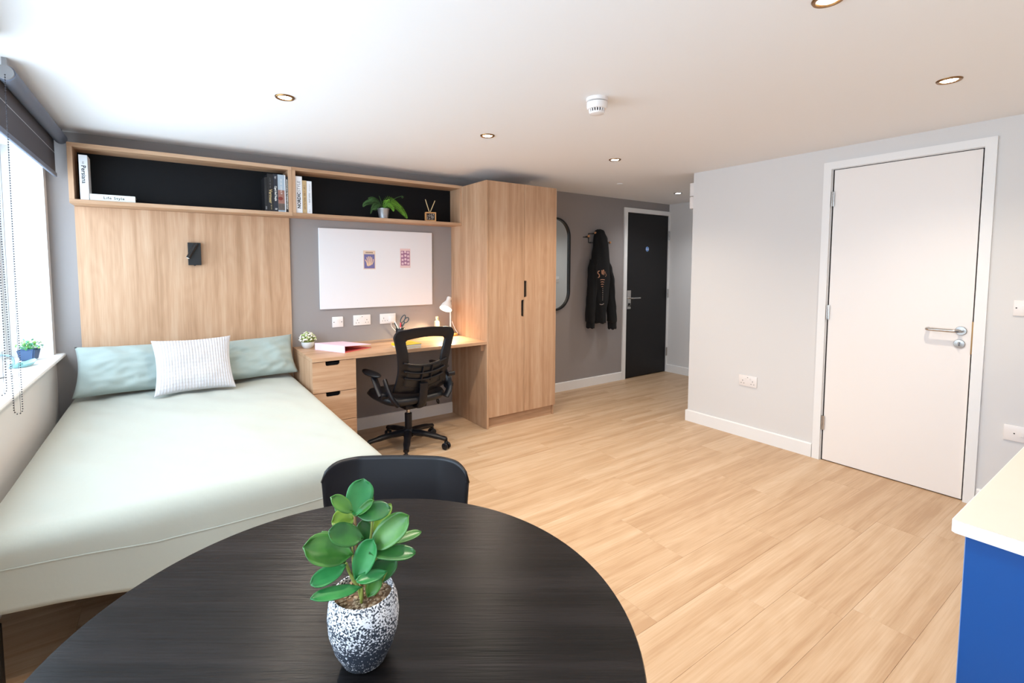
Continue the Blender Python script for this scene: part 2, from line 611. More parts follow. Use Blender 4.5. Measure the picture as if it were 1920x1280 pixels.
obj('thumb_turn', bm, 'chrome', leaf, smooth=True)
bm = NB(); box(bm, W1 - 0.002, W1 + 0.003, YRR - 0.004, YRR + 0.0035, 0.87, 1.06)
obj('strike_plate', bm, 'brass', d1)

d2 = thing('door_2', 'dark charcoal entrance door in a white frame', None, (5.58, 0, 0), kind='structure')
bm = NB(); box(bm, DL + 0.003, DR - 0.003, 0.004, 0.048, 0.006, DZ, 0.001, 1)
leaf2 = obj('door_leaf', bm, 'door_dark', d2)
bm = NB()
arch(bm, DL - 0.06, DL - 0.004, DR - 0.0005, W2 - 0.001, DZ + 0.058, DZ + 0.006, ('y', -0.017, -0.0005))
obj('architrave', bm, 'trim', d2)
for z in (1.79, 1.04, 0.27):
    bm = NB(); hinge_bm(bm, (DR - 0.002, -0.02, z), 0.11, 'x')
    obj('hinge', bm, 'chrome', d2, smooth=True)
bm = NB(); box(bm, DL + 0.02, DL + 0.085, -0.008, 0.004, 0.865, 1.095, 0.002, 1)
obj('handle_plate', bm, 'chrome', leaf2)
bm = NB()
tube(bm, smooth_path([(DL + 0.055, -0.006, 1.0), (DL + 0.055, -0.045, 1.0), (DL + 0.07, -0.056, 1.0), (DL + 0.10, -0.057, 1.0), (DL + 0.20, -0.057, 1.0)], 5), 0.0095, 12)
obj('lever_handle', bm, 'chrome', leaf2, smooth=True)
bm = NB()
lathe(bm, [(0.013, 0), (0.013, 0.012), (0.009, 0.014)], (DL + 0.055, -0.006, 0.925), 20, mtx=Matrix.Rotation(R(90), 4, 'X'))
box(bm, DL + 0.046, DL + 0.064, -0.024, -0.018, 0.895, 0.912)
obj('lock_cylinder', bm, 'dark_hole', leaf2, smooth=True)
blue_sign = mat('sign_blue', rgb(20, 110, 190), 0.4)
sign_white = mat('sign_white', rgb(240, 240, 240), 0.5)
bm = NB(); lathe(bm, [(0.0305, 0), (0.0305, 0.002)], (5.573, 0.004, 1.606), 32, mtx=Matrix.Rotation(R(90), 4, 'X'))
sg = obj('door_sign', bm, blue_sign, leaf2, label='round blue fire-door sign with white lettering')
bm = NB(); 
lathe(bm, [(0.0285, 0.0), (0.0285, 0.0003), (0.0272, 0.0003), (0.0272, 0)], (5.573, 0.0019, 1.606), 32, close=False, mtx=Matrix.Rotation(R(90), 4, 'X'))
obj('sign_ring', bm, sign_white, sg)
for s, dz in (('Fire door', 0.0065), ('keep shut', -0.0075)):
    put_text(s, 0.0125, Matrix.Translation((5.573, 0.0016, 1.606 + dz)) @ Matrix.Rotation(R(90), 4, 'X'), sign_white, sg, bold=0.0004)

# ------------------------------------------------------------------ ceiling fittings
lens_warm = emis('lamp_lens_warm', (1.0, 0.86, 0.66, 1), 40)
lens_cool = emis('lamp_lens_cool', (0.93, 0.97, 1.0, 1), 40)
def downlight(x, y, label, cool=False):
    t = thing('downlight', label, 'light', (x, y, H), group='recessed ceiling downlights')
    bm = NB()
    lathe(bm, [(0.031, -0.001), (0.034, -0.006), (0.042, -0.006), (0.0455, -0.001), (0.0455, 0)], seg=32, close=False)
    obj('trim_ring', bm, 'brass' if not cool else 'chrome', t, smooth=True, local=True)
    bm = NB()
    lathe(bm, [(0.0305, -0.0005), (0.026, -0.0035), (0.012, -0.005)], seg=24)
    obj('lens', bm, lens_cool if cool else lens_warm, t, smooth=True, local=True)
    l = bpy.data.lights.new('lamp_glow', 'SPOT')
    l.energy = SPOT_W * (0.6 if cool else 1.0)
    l.color = (0.95, 0.97, 1.0) if cool else (1.0, 0.86, 0.70)
    l.spot_size = R(140)
    l.spot_blend = 0.9
    l.shadow_soft_size = 0.03
    lo = bpy.data.objects.new('lamp_glow', l)
    COL.objects.link(lo)
    lo.parent = t
    lo.location = (0, 0, -0.02)
    return t
downlight(1.085, -1.397, 'warm ceiling downlight above the bed')
downlight(2.263, -1.389, 'warm ceiling downlight in front of the desk, between bed light and wardrobe')
downlight(3.425, -1.385, 'warm ceiling downlight in front of the wardrobe')
downlight(5.249, -0.651, 'cool white ceiling downlight by the dark entrance door', True)
downlight(3.45, -3.285, 'warm ceiling downlight opposite the white door')
downlight(2.295, -3.262, 'warm ceiling downlight cut by the top edge of the photo')
downlight(1.12, -3.27, 'warm ceiling downlight above the round dining table')

sa = thing('smoke_alarm', 'white round smoke alarm on the ceiling', 'smoke alarm', (2.345, -2.243, H))
bm = NB(); lathe(bm, [(0.052, 0), (0.052, -0.014), (0.048, -0.017)], seg=36)
obj('base_plate', bm, 'white_plastic', sa, smooth=True, local=True)
bm = NB(); lathe(bm, [(0.044, -0.0165), (0.044, -0.0215)], seg=36)
obj('vent_gap', bm, 'dark_hole', sa, local=True)
bm = NB(); lathe(bm, [(0.050, -0.021), (0.050, -0.044), (0.044, -0.052)], seg=36)
obj('housing', bm, 'white_plastic', sa, smooth=True, local=True)
bm = NB(); lathe(bm, [(0.032, -0.050), (0.030, -0.066)], seg=30)
obj('chamber', bm, 'dark_hole', sa, local=True)
bm = NB()
for k in range(18):
    a = 2 * PI * k / 18
    c, s = math.cos(a), math.sin(a)
    tube(bm, [(0.037 * c, 0.037 * s, -0.050), (0.034 * c, 0.034 * s, -0.068)], 0.0036, 6)
lathe(bm, [(0.036, -0.066), (0.034, -0.074), (0.020, -0.078)], seg=30)
obj('grille', bm, 'white_plastic', sa, smooth=True, local=True)
bm = NB(); lathe(bm, [(0.03, 0), (0.03, -0.004), (0.027, -0.006)], (4.27, -0.69, H), 28)
obj('ceiling_cover_plate', bm, 'ceiling', smooth=True, label='small flush white disc on the ceiling near the entrance', cat='cover plate')

# ------------------------------------------------------------------ sockets and switches (local: faces -y, origin at plate centre on the wall)
def pins(bm, cx, cz, s=1.0):
    for dx, dz, w, h in ((0, 0.011, 0.004, 0.008), (-0.011, -0.011, 0.0065, 0.004), (0.011, -0.011, 0.0065, 0.004)):
        box(bm, cx + dx * s - w / 2, cx + dx * s + w / 2, -0.0098, -0.009, cz + dz * s - h / 2, cz + dz * s + h / 2)
def socket(name, label, loc, rz, w, kind, group=None):
    t = thing(name, label, 'socket' if 'socket' in name else 'switch', loc, rz, group)
    bm = NB(); box(bm, -w / 2, w / 2, -0.009, 0.0, -0.043, 0.043, 0.003, 2)
    obj('plate', bm, 'white_plastic', t, smooth=True, local=True)
    if kind == 'double':
        for sx in (-1, 1):
            bm = NB(); pins(bm, sx * 0.040, -0.010)
            obj('pin_holes', bm, 'dark_hole', t, local=True)
            bm = NB(); box(bm, sx * 0.016 - 0.006, sx * 0.016 + 0.006, -0.012, -0.009, 0.008, 0.026, 0.001, 1)
            obj('rocker', bm, 'white_plastic', t, local=True)
        bm = NB(); box(bm, -0.004, 0.004, -0.0098, -0.009, 0.026, 0.030)
        obj('indicator', bm, 'dark_hole', t, local=True)
    elif kind == 'usb':
        bm = NB(); pins(bm, -0.038, -0.006); box(bm, -0.008, -0.003, -0.0098, -0.009, -0.018, -0.014)
        obj('pin_holes', bm, 'dark_hole', t, local=True)
        bm = NB(); box(bm, 0.008, 0.058, -0.030, -0.009, -0.03, 0.024, 0.004, 2)
        obj('plug_top', bm, 'white_plastic', t, smooth=True, local=True)
    elif kind == 'spur':
        bm = NB(); box(bm, -0.012, 0.012, -0.0125, -0.009, -0.006, 0.02, 0.001, 1)
        obj('rocker', bm, 'white_plastic', t, local=True)
        for sx in (-1, 1):
            bm = NB(); box(bm, sx * 0.031 - 0.003, sx * 0.031 + 0.003, -0.0098, -0.009, -0.004, 0.003)
            obj('screw', bm, 'dark_hole', t, local=True)
    elif kind == 'switch':
        bm = NB(); box(bm, -0.007, 0.007, -0.0135, -0.009, -0.012, 0.012, 0.001, 1)
        obj('rocker', bm, 'white_plastic', t, local=True)
        for sx in (-1, 1):
            bm = NB(); box(bm, sx * 0.031 - 0.003, sx * 0.031 + 0.003, -0.0098, -0.009, -0.003, 0.003)
            obj('screw', bm, 'dark_hole', t, local=True)
    return t
socket('switch_plate', 'single white fused switch plate left of the two double sockets', (1.709, 0, 0.927), 0, 0.088, 'spur')
socket('wall_socket', 'white double socket in the middle above the desk', (1.910, 0, 0.931), 0, 0.146, 'double')
socket('wall_socket', 'white socket with a plug in it behind the pen pot', (2.136, 0, 0.930), 0, 0.142, 'usb')
socket('wall_socket', 'white double socket low on the light wall left of the white door', (W1, -1.947, 0.463), R(-90), 0.146, 'double')
socket('light_switch', 'white light switch right of the white door at the photo edge', (W1, -3.43, 1.152), R(-90), 0.086, 'switch')
socket('switch_plate', 'white switch plate low on the wall just above the kitchen worktop', (W1, -3.455, 0.462), R(-90), 0.146, 'switch')
socket('light_switch', 'white light switch seen only in the mirror', (5.28, YC, 1.20), R(180), 0.086, 'switch')
pn = thing('wall_panel_box', 'slim white box at the top of the partition corner near the entrance', 'wall box', (4.46, YC + 0.001, 1.89))
bm = NB(); box(bm, 4.415, 4.52, YC + 0.0005, YC + 0.05, 2.0, 2.115, 0.006, 2)
obj('upper_housing', bm, 'white_plastic', pn, smooth=True)
bm = NB(); box(bm, 4.415, 4.52, YC + 0.0005, YC + 0.05, 1.89, 1.995, 0.006, 2)
obj('lower_housing', bm, 'white_plastic', pn, smooth=True)

# ------------------------------------------------------------------ roller blinds
def chain_bm(path, r=0.0028, step=0.0100):
    bm = NB()
    acc = 0
    last = path[0]
    L = [0]
    for a, b_ in zip(path, path[1:]): L.append(L[-1] + (b_ - a).length)
    n = int(L[-1] / step)
    i = 0
    for k in range(n):
        s = k * step
        while L[i + 1] < s: i += 1
        p = path[i].lerp(path[i + 1], (s - L[i]) / max(1e-9, L[i + 1] - L[i]))
        bmesh.ops.create_icosphere(bm, subdivisions=1, radius=r, matrix=Matrix.Translation(p))
    tube(bm, path[::6] + [path[-1]], 0.0006, 4)
    return bm
def blind(y0, y1, label, chain_y, x_top, zb, line_z):
    t = thing('roller_blind', label, 'blind', (0.085, (y0 + y1) / 2, 1.93), group='roller blinds over the window')
    bm = NB(); tube(bm, [(0.085, y0 + 0.012, 2.135), (0.085, y1 - 0.012, 2.135)], 0.031, 28)
    obj('fabric_roll', bm, 'blind_tube', t, smooth=True)
    for a in (y0, y1 - 0.012):
        bm = NB(); tube(bm, [(0.085, a, 2.135), (0.085, a + 0.012, 2.135)], 0.027, 28)
        box(bm, 0.077, 0.093, a + 0.003, a + 0.009, 2.15, H - 0.0005)
        obj('end_bracket', bm, 'bracket_grey', t, smooth=True)
    bm = NB(); box(bm, 0.053, 0.0545, y0 + 0.018, y1 - 0.018, 1.925, 2.14)
    obj('blind_fabric', bm, 'blind', t)
    bm = NB(); box(bm, 0.0546, 0.056, y0 + 0.018, y1 - 0.018, 2.046, 2.0485)  # thin pale strip along the upper part of the fabric
    obj('pale_line', bm, 'blind_line', t)
    bm = NB(); box(bm, 0.047, 0.061, y0 + 0.016, y1 - 0.016, 1.905, 1.93, 0.004, 2)
    obj('bottom_bar', bm, 'blind_tube', t, smooth=True)
    # bead chain: two strands with a rounded foot
    xa, xb = x_top
    pts = [(0.1, chain_y, 2.10)]
    c, rr_ = (xa + xb) / 2, (xb - xa) / 2
    pth = [Vector((0.082 + 0.006, chain_y, 2.12)), Vector((xb + 0.004, chain_y, 1.55)), Vector((xb, chain_y, zb + rr_ * 1.6))]
    for k in range(1, 12):
        a = PI * k / 12
        pth.append(Vector((c + rr_ * math.cos(a), chain_y, zb + rr_ * 1.6 - rr_ * 1.6 * math.sin(a))))
    pth += [Vector((xa, chain_y, zb + rr_ * 1.6)), Vector((xa - 0.004, chain_y, 1.55)), Vector((0.082 - 0.02, chain_y, 2.12))]
    o = obj('bead_chain', chain_bm(pth), 'chain', t, kind='stuff')
    return t
blind(-1.25, -0.045, 'grey roller blind rolled up above the window next to the shelf', -1.262, (0.052, 0.078), 0.770, 0)
blind(-2.90, -1.49, 'grey roller blind at the far left photo edge, only its bead chain in view', -1.478, (0.050, 0.080), 0.895, 0)

# ------------------------------------------------------------------ wall shelves
DS, TH = 0.197, 0.024
def shelf(x0, x1, label):
    t = thing('wall_shelf', label, 'shelf', ((x0 + x1) / 2, -DS / 2, 1.7442), group='oak box shelves above bed and desk')
    z0, z1 = 1.7442, 2.0954
    bm = NB(); box(bm, x0, x1, -DS, -0.0005, z1 - TH, z1, 0.0008, 1); obj('top_panel', bm, 'oak_x', t)
    bm = NB(); box(bm, x0, x1, -DS, -0.0005, z0, z0 + TH, 0.0008, 1); obj('bottom_panel', bm, 'oak_x', t)
    for a in (x0, x1 - TH):
        bm = NB(); box(bm, a, a + TH, -DS, -0.0005, z0 + TH, z1 - TH, 0.0008, 1); obj('side_panel', bm, 'oak_z', t)
    bm = NB(); box(bm, x0 + TH, x1 - TH, -0.012, -0.0005, z0 + TH, z1 - TH); obj('back_panel', bm, 'black_board', t, label='matt black back panel')
    return t
shelf(0.1256, 1.3480, 'long oak box shelf with black back above the bed')
shelf(1.3490, 2.7735, 'oak box shelf with black back above the desk, touching the wardrobe')
bm = NB(); box(bm, 0.125, 1.3576, -0.02, -0.0005, 0.2, 1.7435, 0.0008, 1)
obj('headboard_panel', bm, 'oak_z', label='tall oak headboard panel on the wall behind the bed', cat='headboard')

SZ = 1.7442 + TH   # shelf board top
def book(x0, x1, h, cov, label, depth=0.13, yf=-0.185, tilt=0, name='book', flat=False):
    """upright book: cover shell and page block, spine towards the room"""
    t = thing(name, label, 'book', ((x0 + x1) / 2, yf + depth / 2, SZ), group='books on the wall shelves')
    c = 0.0022
    bm = NB()
    prism(bm, [(x0, yf), (x1, yf), (x1, yf + depth), (x1 - c, yf + depth), (x1 - c, yf + c), (x0 + c, yf + c), (x0 + c, yf + depth), (x0, yf + depth)], 'z', SZ + 0.0003, SZ + h)
    obj('cover', bm, cov, t)
    bm = NB(); box(bm, x0 + c + 0.0002, x1 - c - 0.0002, yf + c + 0.0002, yf + depth - 0.004, SZ + 0.003, SZ + h - 0.003)
    obj('pages', bm, paper, t)
    return t
paper = mat('book_pages', rgb(225, 218, 205), 0.9)
ink_black = mat('ink_black', rgb(25, 25, 28), 0.6)
ink_white = mat('ink_white', rgb(225, 222, 214), 0.6)
ink_gold = mat('ink_gold', rgb(205, 180, 125), 0.5)
ink_grey = mat('ink_grey', rgb(120, 118, 120), 0.6)
ink_brown = mat('ink_brown', rgb(110, 78, 48), 0.6)
cov_white = mat('cover_white', rgb(232, 232, 234), 0.5)
cov_black = mat('cover_black', rgb(26, 25, 27), 0.45)
cov_navy = mat('cover_navy', rgb(34, 38, 50), 0.45)
cov_tan = mat('cover_tan', rgb(190, 160, 115), 0.6)
cov_grey = mat('cover_pale_blue', rgb(165, 180, 192), 0.5)
YF = -0.185
def spine(x, z, down=True):
    # text plane facing -y, reading downwards (down) or upwards
    return Matrix.Translation((x, YF - 0.0003, z)) @ Matrix.Rotation(R(90), 4, 'X') @ Matrix.Rotation(R(-90 if down else 90), 4, 'Z')
def ticks(x, z0, z1, h, m, parent, seed, n=None, thick=0.0012):
    """a line of type too small to read: little strokes across the spine"""
    rq = random.Random(seed)
    bm = NB()
    z = z0
    while z < z1:
        w = rq.uniform(0.6, 1.0) * h
        if rq.random() > 0.16:
            s = rq.choice((-1, 0, 0, 1)) * (h - w) / 2
            box(bm, x - w / 2 + s, x + w / 2 + s, YF - 0.0005, YF - 0.0001, z, z + thick)
        z += thick * rq.uniform(1.9, 2.8)
    return obj('lettering', bm, m, parent)
b = book(0.175, 0.2145, 0.262, cov_white, 'thick white upright book lettered Persiana')
put_text('Persiana', 0.030, spine(0.195, SZ + 0.148), ink_black, b, bold=0.0005, fit=0.105)
ticks(0.195, SZ + 0.205, SZ + 0.222, 0.010, ink_grey, b, 4)
lf = thing('book', 'pale book lying flat beside the white Persiana book, lettered Life Style', 'book', (0.325, -0.11, SZ), group='books on the wall shelves')
bm = NB(); prism(bm, [(YF, SZ + 0.0003), (YF + 0.15, SZ + 0.0003), (YF + 0.15, SZ + 0.003), (YF + 0.003, SZ + 0.003), (YF + 0.003, SZ + 0.035), (YF + 0.15, SZ + 0.035), (YF + 0.15, SZ + 0.038), (YF, SZ + 0.038)], 'x', 0.2175, 0.434)
obj('cover', bm, mat('cover_ivory', rgb(222, 222, 214), 0.5), lf)
bm = NB(); box(bm, 0.2205, 0.431, YF + 0.0032, YF + 0.147, SZ + 0.0032, SZ + 0.0348); obj('pages', bm, paper, lf)
put_text('Life Style', 0.022, Matrix.Translation((0.331, YF - 0.0003, SZ + 0.0185)) @ Matrix.Rotation(R(90), 4, 'X'), ink_black, lf, bold=0.0003, spacing=1.15, fit=0.10)
b = book(1.168, 1.1855, 0.235, cov_black, 'thin black book, leftmost of the dark row', yf=YF)
bm = NB(); box(bm, 1.173, 1.181, YF - 0.0005, YF - 0.0001, SZ + 0.012, SZ + 0.034); obj('label_patch', bm, ink_grey, b)
b = book(1.187, 1.2255, 0.262, cov_black, 'black book with gold title Vermeer')
put_text('Vermeer', 0.030, spine(1.206, SZ + 0.105), ink_gold, b, bold=0.0003, fit=0.10)
ticks(1.206, SZ + 0.165, SZ + 0.235, 0.006, ink_grey, b, 5)
ticks(1.210, SZ + 0.014, SZ + 0.045, 0.007, ink_gold, b, 6)
b = book(1.2265, 1.2545, 0.265, cov_navy, 'navy book with white title between Vermeer and the pale photo-spine book')
put_text('Capel And People', 0.020, spine(1.2405, SZ + 0.128), ink_white, b, bold=0.0005, fit=0.105)
ticks(1.2405, SZ + 0.232, SZ + 0.252, 0.013, ink_white, b, 8)
ticks(1.2405, SZ + 0.014, SZ + 0.022, 0.016, ink_white, b, 9, thick=0.003)
b = book(1.2555, 1.2995, 0.264, cov_grey, 'book with a pale blue and reddish photo spine')
bm = NB(); box(bm, 1.2557, 1.2993, YF - 0.0004, YF - 0.0001, SZ + 0.012, SZ + 0.155); obj('photo_lower', bm, mat('spine_photo', rgb(150, 105, 92), 0.6, var=0.35, vscale=30), b)
bm = NB()
ball(bm, (1.272, YF - 0.0003, SZ + 0.095), 0.017, 14, 8, (1, 0.02, 0.8))
obj('photo_fruit', bm, mat('spine_red', rgb(120, 45, 35), 0.6), b)
bm = NB(); box(bm, 1.2557, 1.2993, YF - 0.0006, YF - 0.0004, SZ + 0.012, SZ + 0.060); obj('photo_base', bm, mat('spine_dark', rgb(92, 82, 76), 0.6, var=0.6, vscale=60), b)
ticks(1.278, SZ + 0.128, SZ + 0.235, 0.012, ink_white, b, 11, thick=0.0022)
ticks(1.283, SZ + 0.03, SZ + 0.062, 0.012, ink_white, b, 12, thick=0.002)
b = book(1.3005, 1.3065, 0.265, cov_white, 'very thin white booklet among the dark books')
b = book(1.3075, 1.3235 + 0.0005, 0.255, cov_black, 'black book titled Architecture in the Twentieth Century beside the shelf divider')
put_text('ARCHITECTURE IN THE TWENTIETH CENTURY', 0.0125, spine(1.3155, SZ + 0.128), ink_white, b, bold=0.0003, fit=0.215)
b = book(1.3755, 1.4200, 0.266, cov_white, 'white book lettered NORDICSTYLE')
put_text('NORDIC', 0.030, spine(1.398, SZ + 0.092, False), ink_black, b, bold=0.0011, fit=0.115)
put_text('STYLE', 0.030, spine(1.398, SZ + 0.193, False), ink_grey, b, fit=0.078)
b = book(1.4215, 1.4515, 0.240, cov_tan, 'tan book between the two white ones above the desk')
ticks(1.4365, SZ + 0.03, SZ + 0.205, 0.014, ink_brown, b, 14, thick=0.0018)
b = book(1.4530, 1.4875, 0.238, cov_white, 'shorter white book right of the tan one')
ticks(1.470, SZ + 0.065, SZ + 0.15, 0.012, ink_grey, b, 15, thick=0.0016)
ticks(1.472, SZ + 0.165, SZ + 0.215, 0.006, ink_grey, b, 16)
ticks(1.470, SZ + 0.012, SZ + 0.032, 0.006, ink_grey, b, 17)

# fern in a metal bucket
galv = mat('galvanised_tin', rgb(185, 190, 195), 0.38, 0.8, var=0.2, vscale=25)
fern_g = mat('fern_green', rgb(110, 172, 44), 0.5)
fern_d = mat('fern_dark_green', rgb(58, 96, 42), 0.5)
fern = thing('potted_fern', 'green fern in a small tin bucket on the shelf', 'plant', (2.066, -0.12, SZ))
bm = NB(); lathe(bm, [(0.036, 0), (0.047, 0.078), (0.049, 0.080), (0.049, 0.084), (0.045, 0.084), (0.044, 0.07)], (2.066, -0.12, SZ + 0.0003), 28, close=False)
lathe(bm, [(0.036, 0), (0.0361, 0.001)], (2.066, -0.12, SZ + 0.0003), 28)
obj('tin_bucket', bm, galv, fern, smooth=True)
bm = NB(); lathe(bm, [(0.044, 0.0), (0.02, 0.006)], (2.066, -0.12, SZ + 0.07), 20); obj('soil', bm, 'soil', fern)
def frond(path, wid, m, lab=None):
    P = smooth_path(path, 8)
    bm = NB()
    tube(bm, P, 0.0012, 5)
    n = len(P)
    for i in range(2, n - 1):
        t = (P[min(i + 1, n - 1)] - P[i - 1]).normalized()
        side = t.cross(Vector((0.1, -0.86, 0.5)))
        if side.length < 0.1: side = Vector((1, 0, 0))
        side.normalize()
        w = 1.25 * wid * math.sin(PI * min(1, (i + 1) / n)) ** 0.6 * (1.15 - 0.55 * i / n)
        for s in (-1, 1):
            a = P[i]
            d = (side * s + t * 0.55 + Vector((0, 0, -0.15))).normalized()
            q = d.cross(Vector((0, 0, 1)))
            q = t
            v = [bm.verts.new(a - q * 0.0016), bm.verts.new(a + d * w * 0.55 - q * 0.0016 + Vector((0, 0, .002))), bm.verts.new(a + d * w), bm.verts.new(a + d * w * 0.5 + q * 0.0018)]
            bm.faces.new(v)
    return obj('frond', bm, m, fern, smooth=False)
B0 = (2.066, -0.12, SZ + 0.085)
for path, w, m in (
  ([B0, (2.12, -0.14, 1.90), (2.19, -0.15, 1.875), (2.235, -0.155, 1.82), (2.258, -0.16, 1.782)], 0.040, fern_g),
  ([B0, (2.11, -0.15, 1.885), (2.16, -0.17, 1.87), (2.205, -0.18, 1.825), (2.225, -0.185, 1.80)], 0.034, fern_g),
  ([B0, (2.11, -0.12, 1.93), (2.17, -0.12, 1.915), (2.225, -0.12, 1.87)], 0.032, fern_g),
  ([B0, (2.06, -0.15, 1.90), (2.085, -0.165, 1.91), (2.10, -0.17, 1.925)], 0.018, fern_g),
  ([B0, (2.09, -0.155, 1.885), (2.12, -0.175, 1.86), (2.13, -0.18, 1.83)], 0.026, fern_g),
  ([B0, (2.01, -0.13, 1.90), (1.95, -0.13, 1.895), (1.91, -0.13, 1.88), (1.893, -0.13, 1.855)], 0.026, fern_d),
  ([B0, (2.0, -0.12, 1.915), (1.96, -0.11, 1.91), (1.92, -0.1, 1.90)], 0.026, fern_d),
  ([B0, (2.0, -0.14, 1.88), (1.965, -0.15, 1.85), (1.945, -0.155, 1.80)], 0.018, fern_d),
  ([B0, (2.02, -0.15, 1.875), (1.985, -0.165, 1.84), (1.955, -0.165, 1.835)], 0.016, fern_d),
  ([B0, (2.045, -0.12, 1.92), (2.03, -0.12, 1.955)], 0.006, fern_d),
  ([B0, (2.03, -0.10, 1.91), (1.99, -0.09, 1.935), (1.95, -0.09, 1.93)], 0.024, fern_d)):
    frond(path, w, m)
pts = [B0, (2.14, -0.11, 1.925), (2.19, -0.11, 1.955), (2.225, -0.11, 1.968)]
pts += [(2.238 + 0.010 * math.cos(a) * (1 - i / 14), -0.11, 1.962 + 0.010 * math.sin(a) * (1 - i / 14)) for i, a in enumerate([R(110 - 45 * k) for k in range(10)])]
bm = NB(); tube(bm, smooth_path(pts, 4), 0.0018, 6); obj('curled_frond', bm, fern_d, fern, smooth=True)

# reed diffuser cube
rd = thing('reed_diffuser', 'small wooden framed cube with two reed sticks at the right end of the shelf', 'diffuser', (2.482, -0.14, SZ))
cx, cy, hw, hh = 2.482, -0.145, 0.0465, 0.078
cube_wood = mat('light_bamboo', rgb(205, 150, 92), 0.5, var=0.1, vscale=20)
for (a, b_, c, d) in ((-hw, hw, 0, 0.010), (-hw, hw, hh - 0.010, hh), (-hw, -hw + 0.010, 0.010, hh - 0.010), (hw - 0.010, hw, 0.010, hh - 0.010)):
    bm = NB(); box(bm, cx + a, cx + b_, cy - 0.036, cy + 0.036, SZ + c + 0.0003, SZ + d, 0.001, 1); obj('frame_side', bm, cube_wood, rd)
bm = NB(); box(bm, cx - hw + 0.0101, cx + hw - 0.0101, cy - 0.028, cy + 0.034, SZ + 0.0101, SZ + hh - 0.0101); obj('dark_bottle', bm, mat('amber_dark_glass', rgb(48, 34, 26), 0.15), rd)
bm = NB()
rq = random.Random(5)
for k in range(4):
    for j in range(9):
        if rq.random() < 0.75:
            x_ = cx - 0.030 + j * 0.0068; z_ = SZ + 0.018 + k * 0.0125
            box(bm, x_, x_ + rq.uniform(0.002, 0.005), cy - 0.0286, cy - 0.028, z_, z_ + rq.uniform(0.004, 0.009))
obj('printed_label', bm, mat('label_print', rgb(190, 175, 160), 0.6), rd)
bm = NB(); lathe(bm, [(0.010, 0), (0.010, 0.006)], (cx - 0.004, cy, SZ + hh), 16); obj('neck', bm, 'black_metal', rd)
for tip in ((2.440, -0.15, 1.957), (2.524, -0.14, 1.950)):
    bm = NB(); tube(bm, [(cx - 0.004 + (0.003 if tip[0] > cx else -0.003), cy, SZ + hh + 0.001), tip], 0.0035, 8); obj('reed_stick', bm, mat('reed', rgb(215, 190, 140), 0.7), rd)

rd.rotation_euler.z = R(-20)

# ------------------------------------------------------------------ wall reading light
rl = thing('reading_light', 'black wall reading light on the oak headboard', 'wall lamp', (0.74, -0.02, 1.384))
bm = NB(); box(bm, 0.702, 0.778, -0.052, -0.0205, 1.384, 1.537, 0.001, 1); obj('wall_box', bm, 'black_metal', rl)
bm = NB(); tube(bm, [(0.750, -0.052, 1.518), (0.742, -0.074, 1.514)], 0.007, 10); obj('pivot', bm, 'black_metal', rl)
bm = NB(); tube(bm, [(0.752, -0.072, 1.528), (0.700, -0.094, 1.432)], 0.0125, 18); obj('spot_tube', bm, 'black_metal', rl, smooth=True)
bm = NB(); tube(bm, [(0.6995, -0.0942, 1.4312), (0.699, -0.0944, 1.4303)], 0.0095, 16); obj('lens', bm, 'sconce_led', rl)
bm = NB(); box(bm, 0.733, 0.745, -0.046, -0.034, 1.379, 1.384); obj('switch_button', bm, 'black_metal', rl)

# ------------------------------------------------------------------ whiteboard and cards
bm = NB(); box(bm, 1.5717, 2.5578, -0.02, -0.0005, 1.0353, 1.6815, 0.002, 1)
obj('whiteboard', bm, 'whiteboard', label='large plain white board above the desk', cat='board')
def card(name, label, x0, x1, z0, z1, paper_m):
    t = thing(name, label, 'card', ((x0 + x1) / 2, -0.021, z0))
    bm = NB(); box(bm, x0, x1, -0.0215, -0.0202, z0, z1); obj('paper', bm, paper_m, t)
    return t
cream = mat('card_cream', rgb(226, 200, 178), 0.7)
c1 = card('postcard', 'small postcard with blue block and cream wavy shape on the white board', 1.925, 2.027, 1.355, 1.510, cream)
bm = NB(); box(bm, 1.931, 2.021, -0.0219, -0.0216, 1.362, 1.480); obj('blue_block', bm, mat('card_blue', rgb(112, 108, 158), 0.7), c1)
bm = NB()
for k, (a, b_, h0, h1) in enumerate(((1.942, 1.958, 1.435, 1.385), (1.954, 1.964, 1.455, 1.380), (1.968, 1.972, 1.462, 1.383), (1.982, 1.978, 1.462, 1.385), (1.996, 1.986, 1.455, 1.388), (2.010, 1.996, 1.440, 1.395))):
    tube(bm, smooth_path([(a, -0.0221, h0), ((a + b_) / 2 + 0.004, -0.0221, (h0 + h1) / 2), (b_, -0.0221, h1)], 4), 0.0042, 6, flat=1.0)
for v in bm.verts: v.co.y = -0.0221 + (v.co.y + 0.0221) * 0.05
obj('wavy_shape', bm, mat('card_peach', rgb(232, 196, 160), 0.7), c1)
bm = NB()
for k in range(7): box(bm, 1.945 + k * 0.009, 1.951 + k * 0.009, -0.0219, -0.0216, 1.489, 1.498)
obj('lettering', bm, ink_brown, c1)
c2 = card('postcard', 'small lilac flower-pattern postcard right of the blue one', 2.249, 2.345, 1.367, 1.534, mat('card_pink', rgb(226, 198, 196), 0.7))
bm = NB(); box(bm, 2.256, 2.338, -0.0219, -0.0216, 1.388, 1.515); obj('purple_block', bm, mat('card_purple', rgb(158, 112, 140), 0.7), c2)
bm = NB()
rq = random.Random(2)
for i in range(3):
    for j in range(4):
        fx, fz = 2.270 + i * 0.027 + rq.uniform(-.002, .002), 1.404 + j * 0.032 + (0.006 if i % 2 else 0)
        for k in range(5):
            a = 2 * PI * k / 5 + i
            ball(bm, (min(2.334, fx + 0.0062 * math.cos(a)), -0.0219, min(1.511, fz + 0.0062 * math.sin(a))), 0.0048, 8, 4, (1, 0.03, 1))
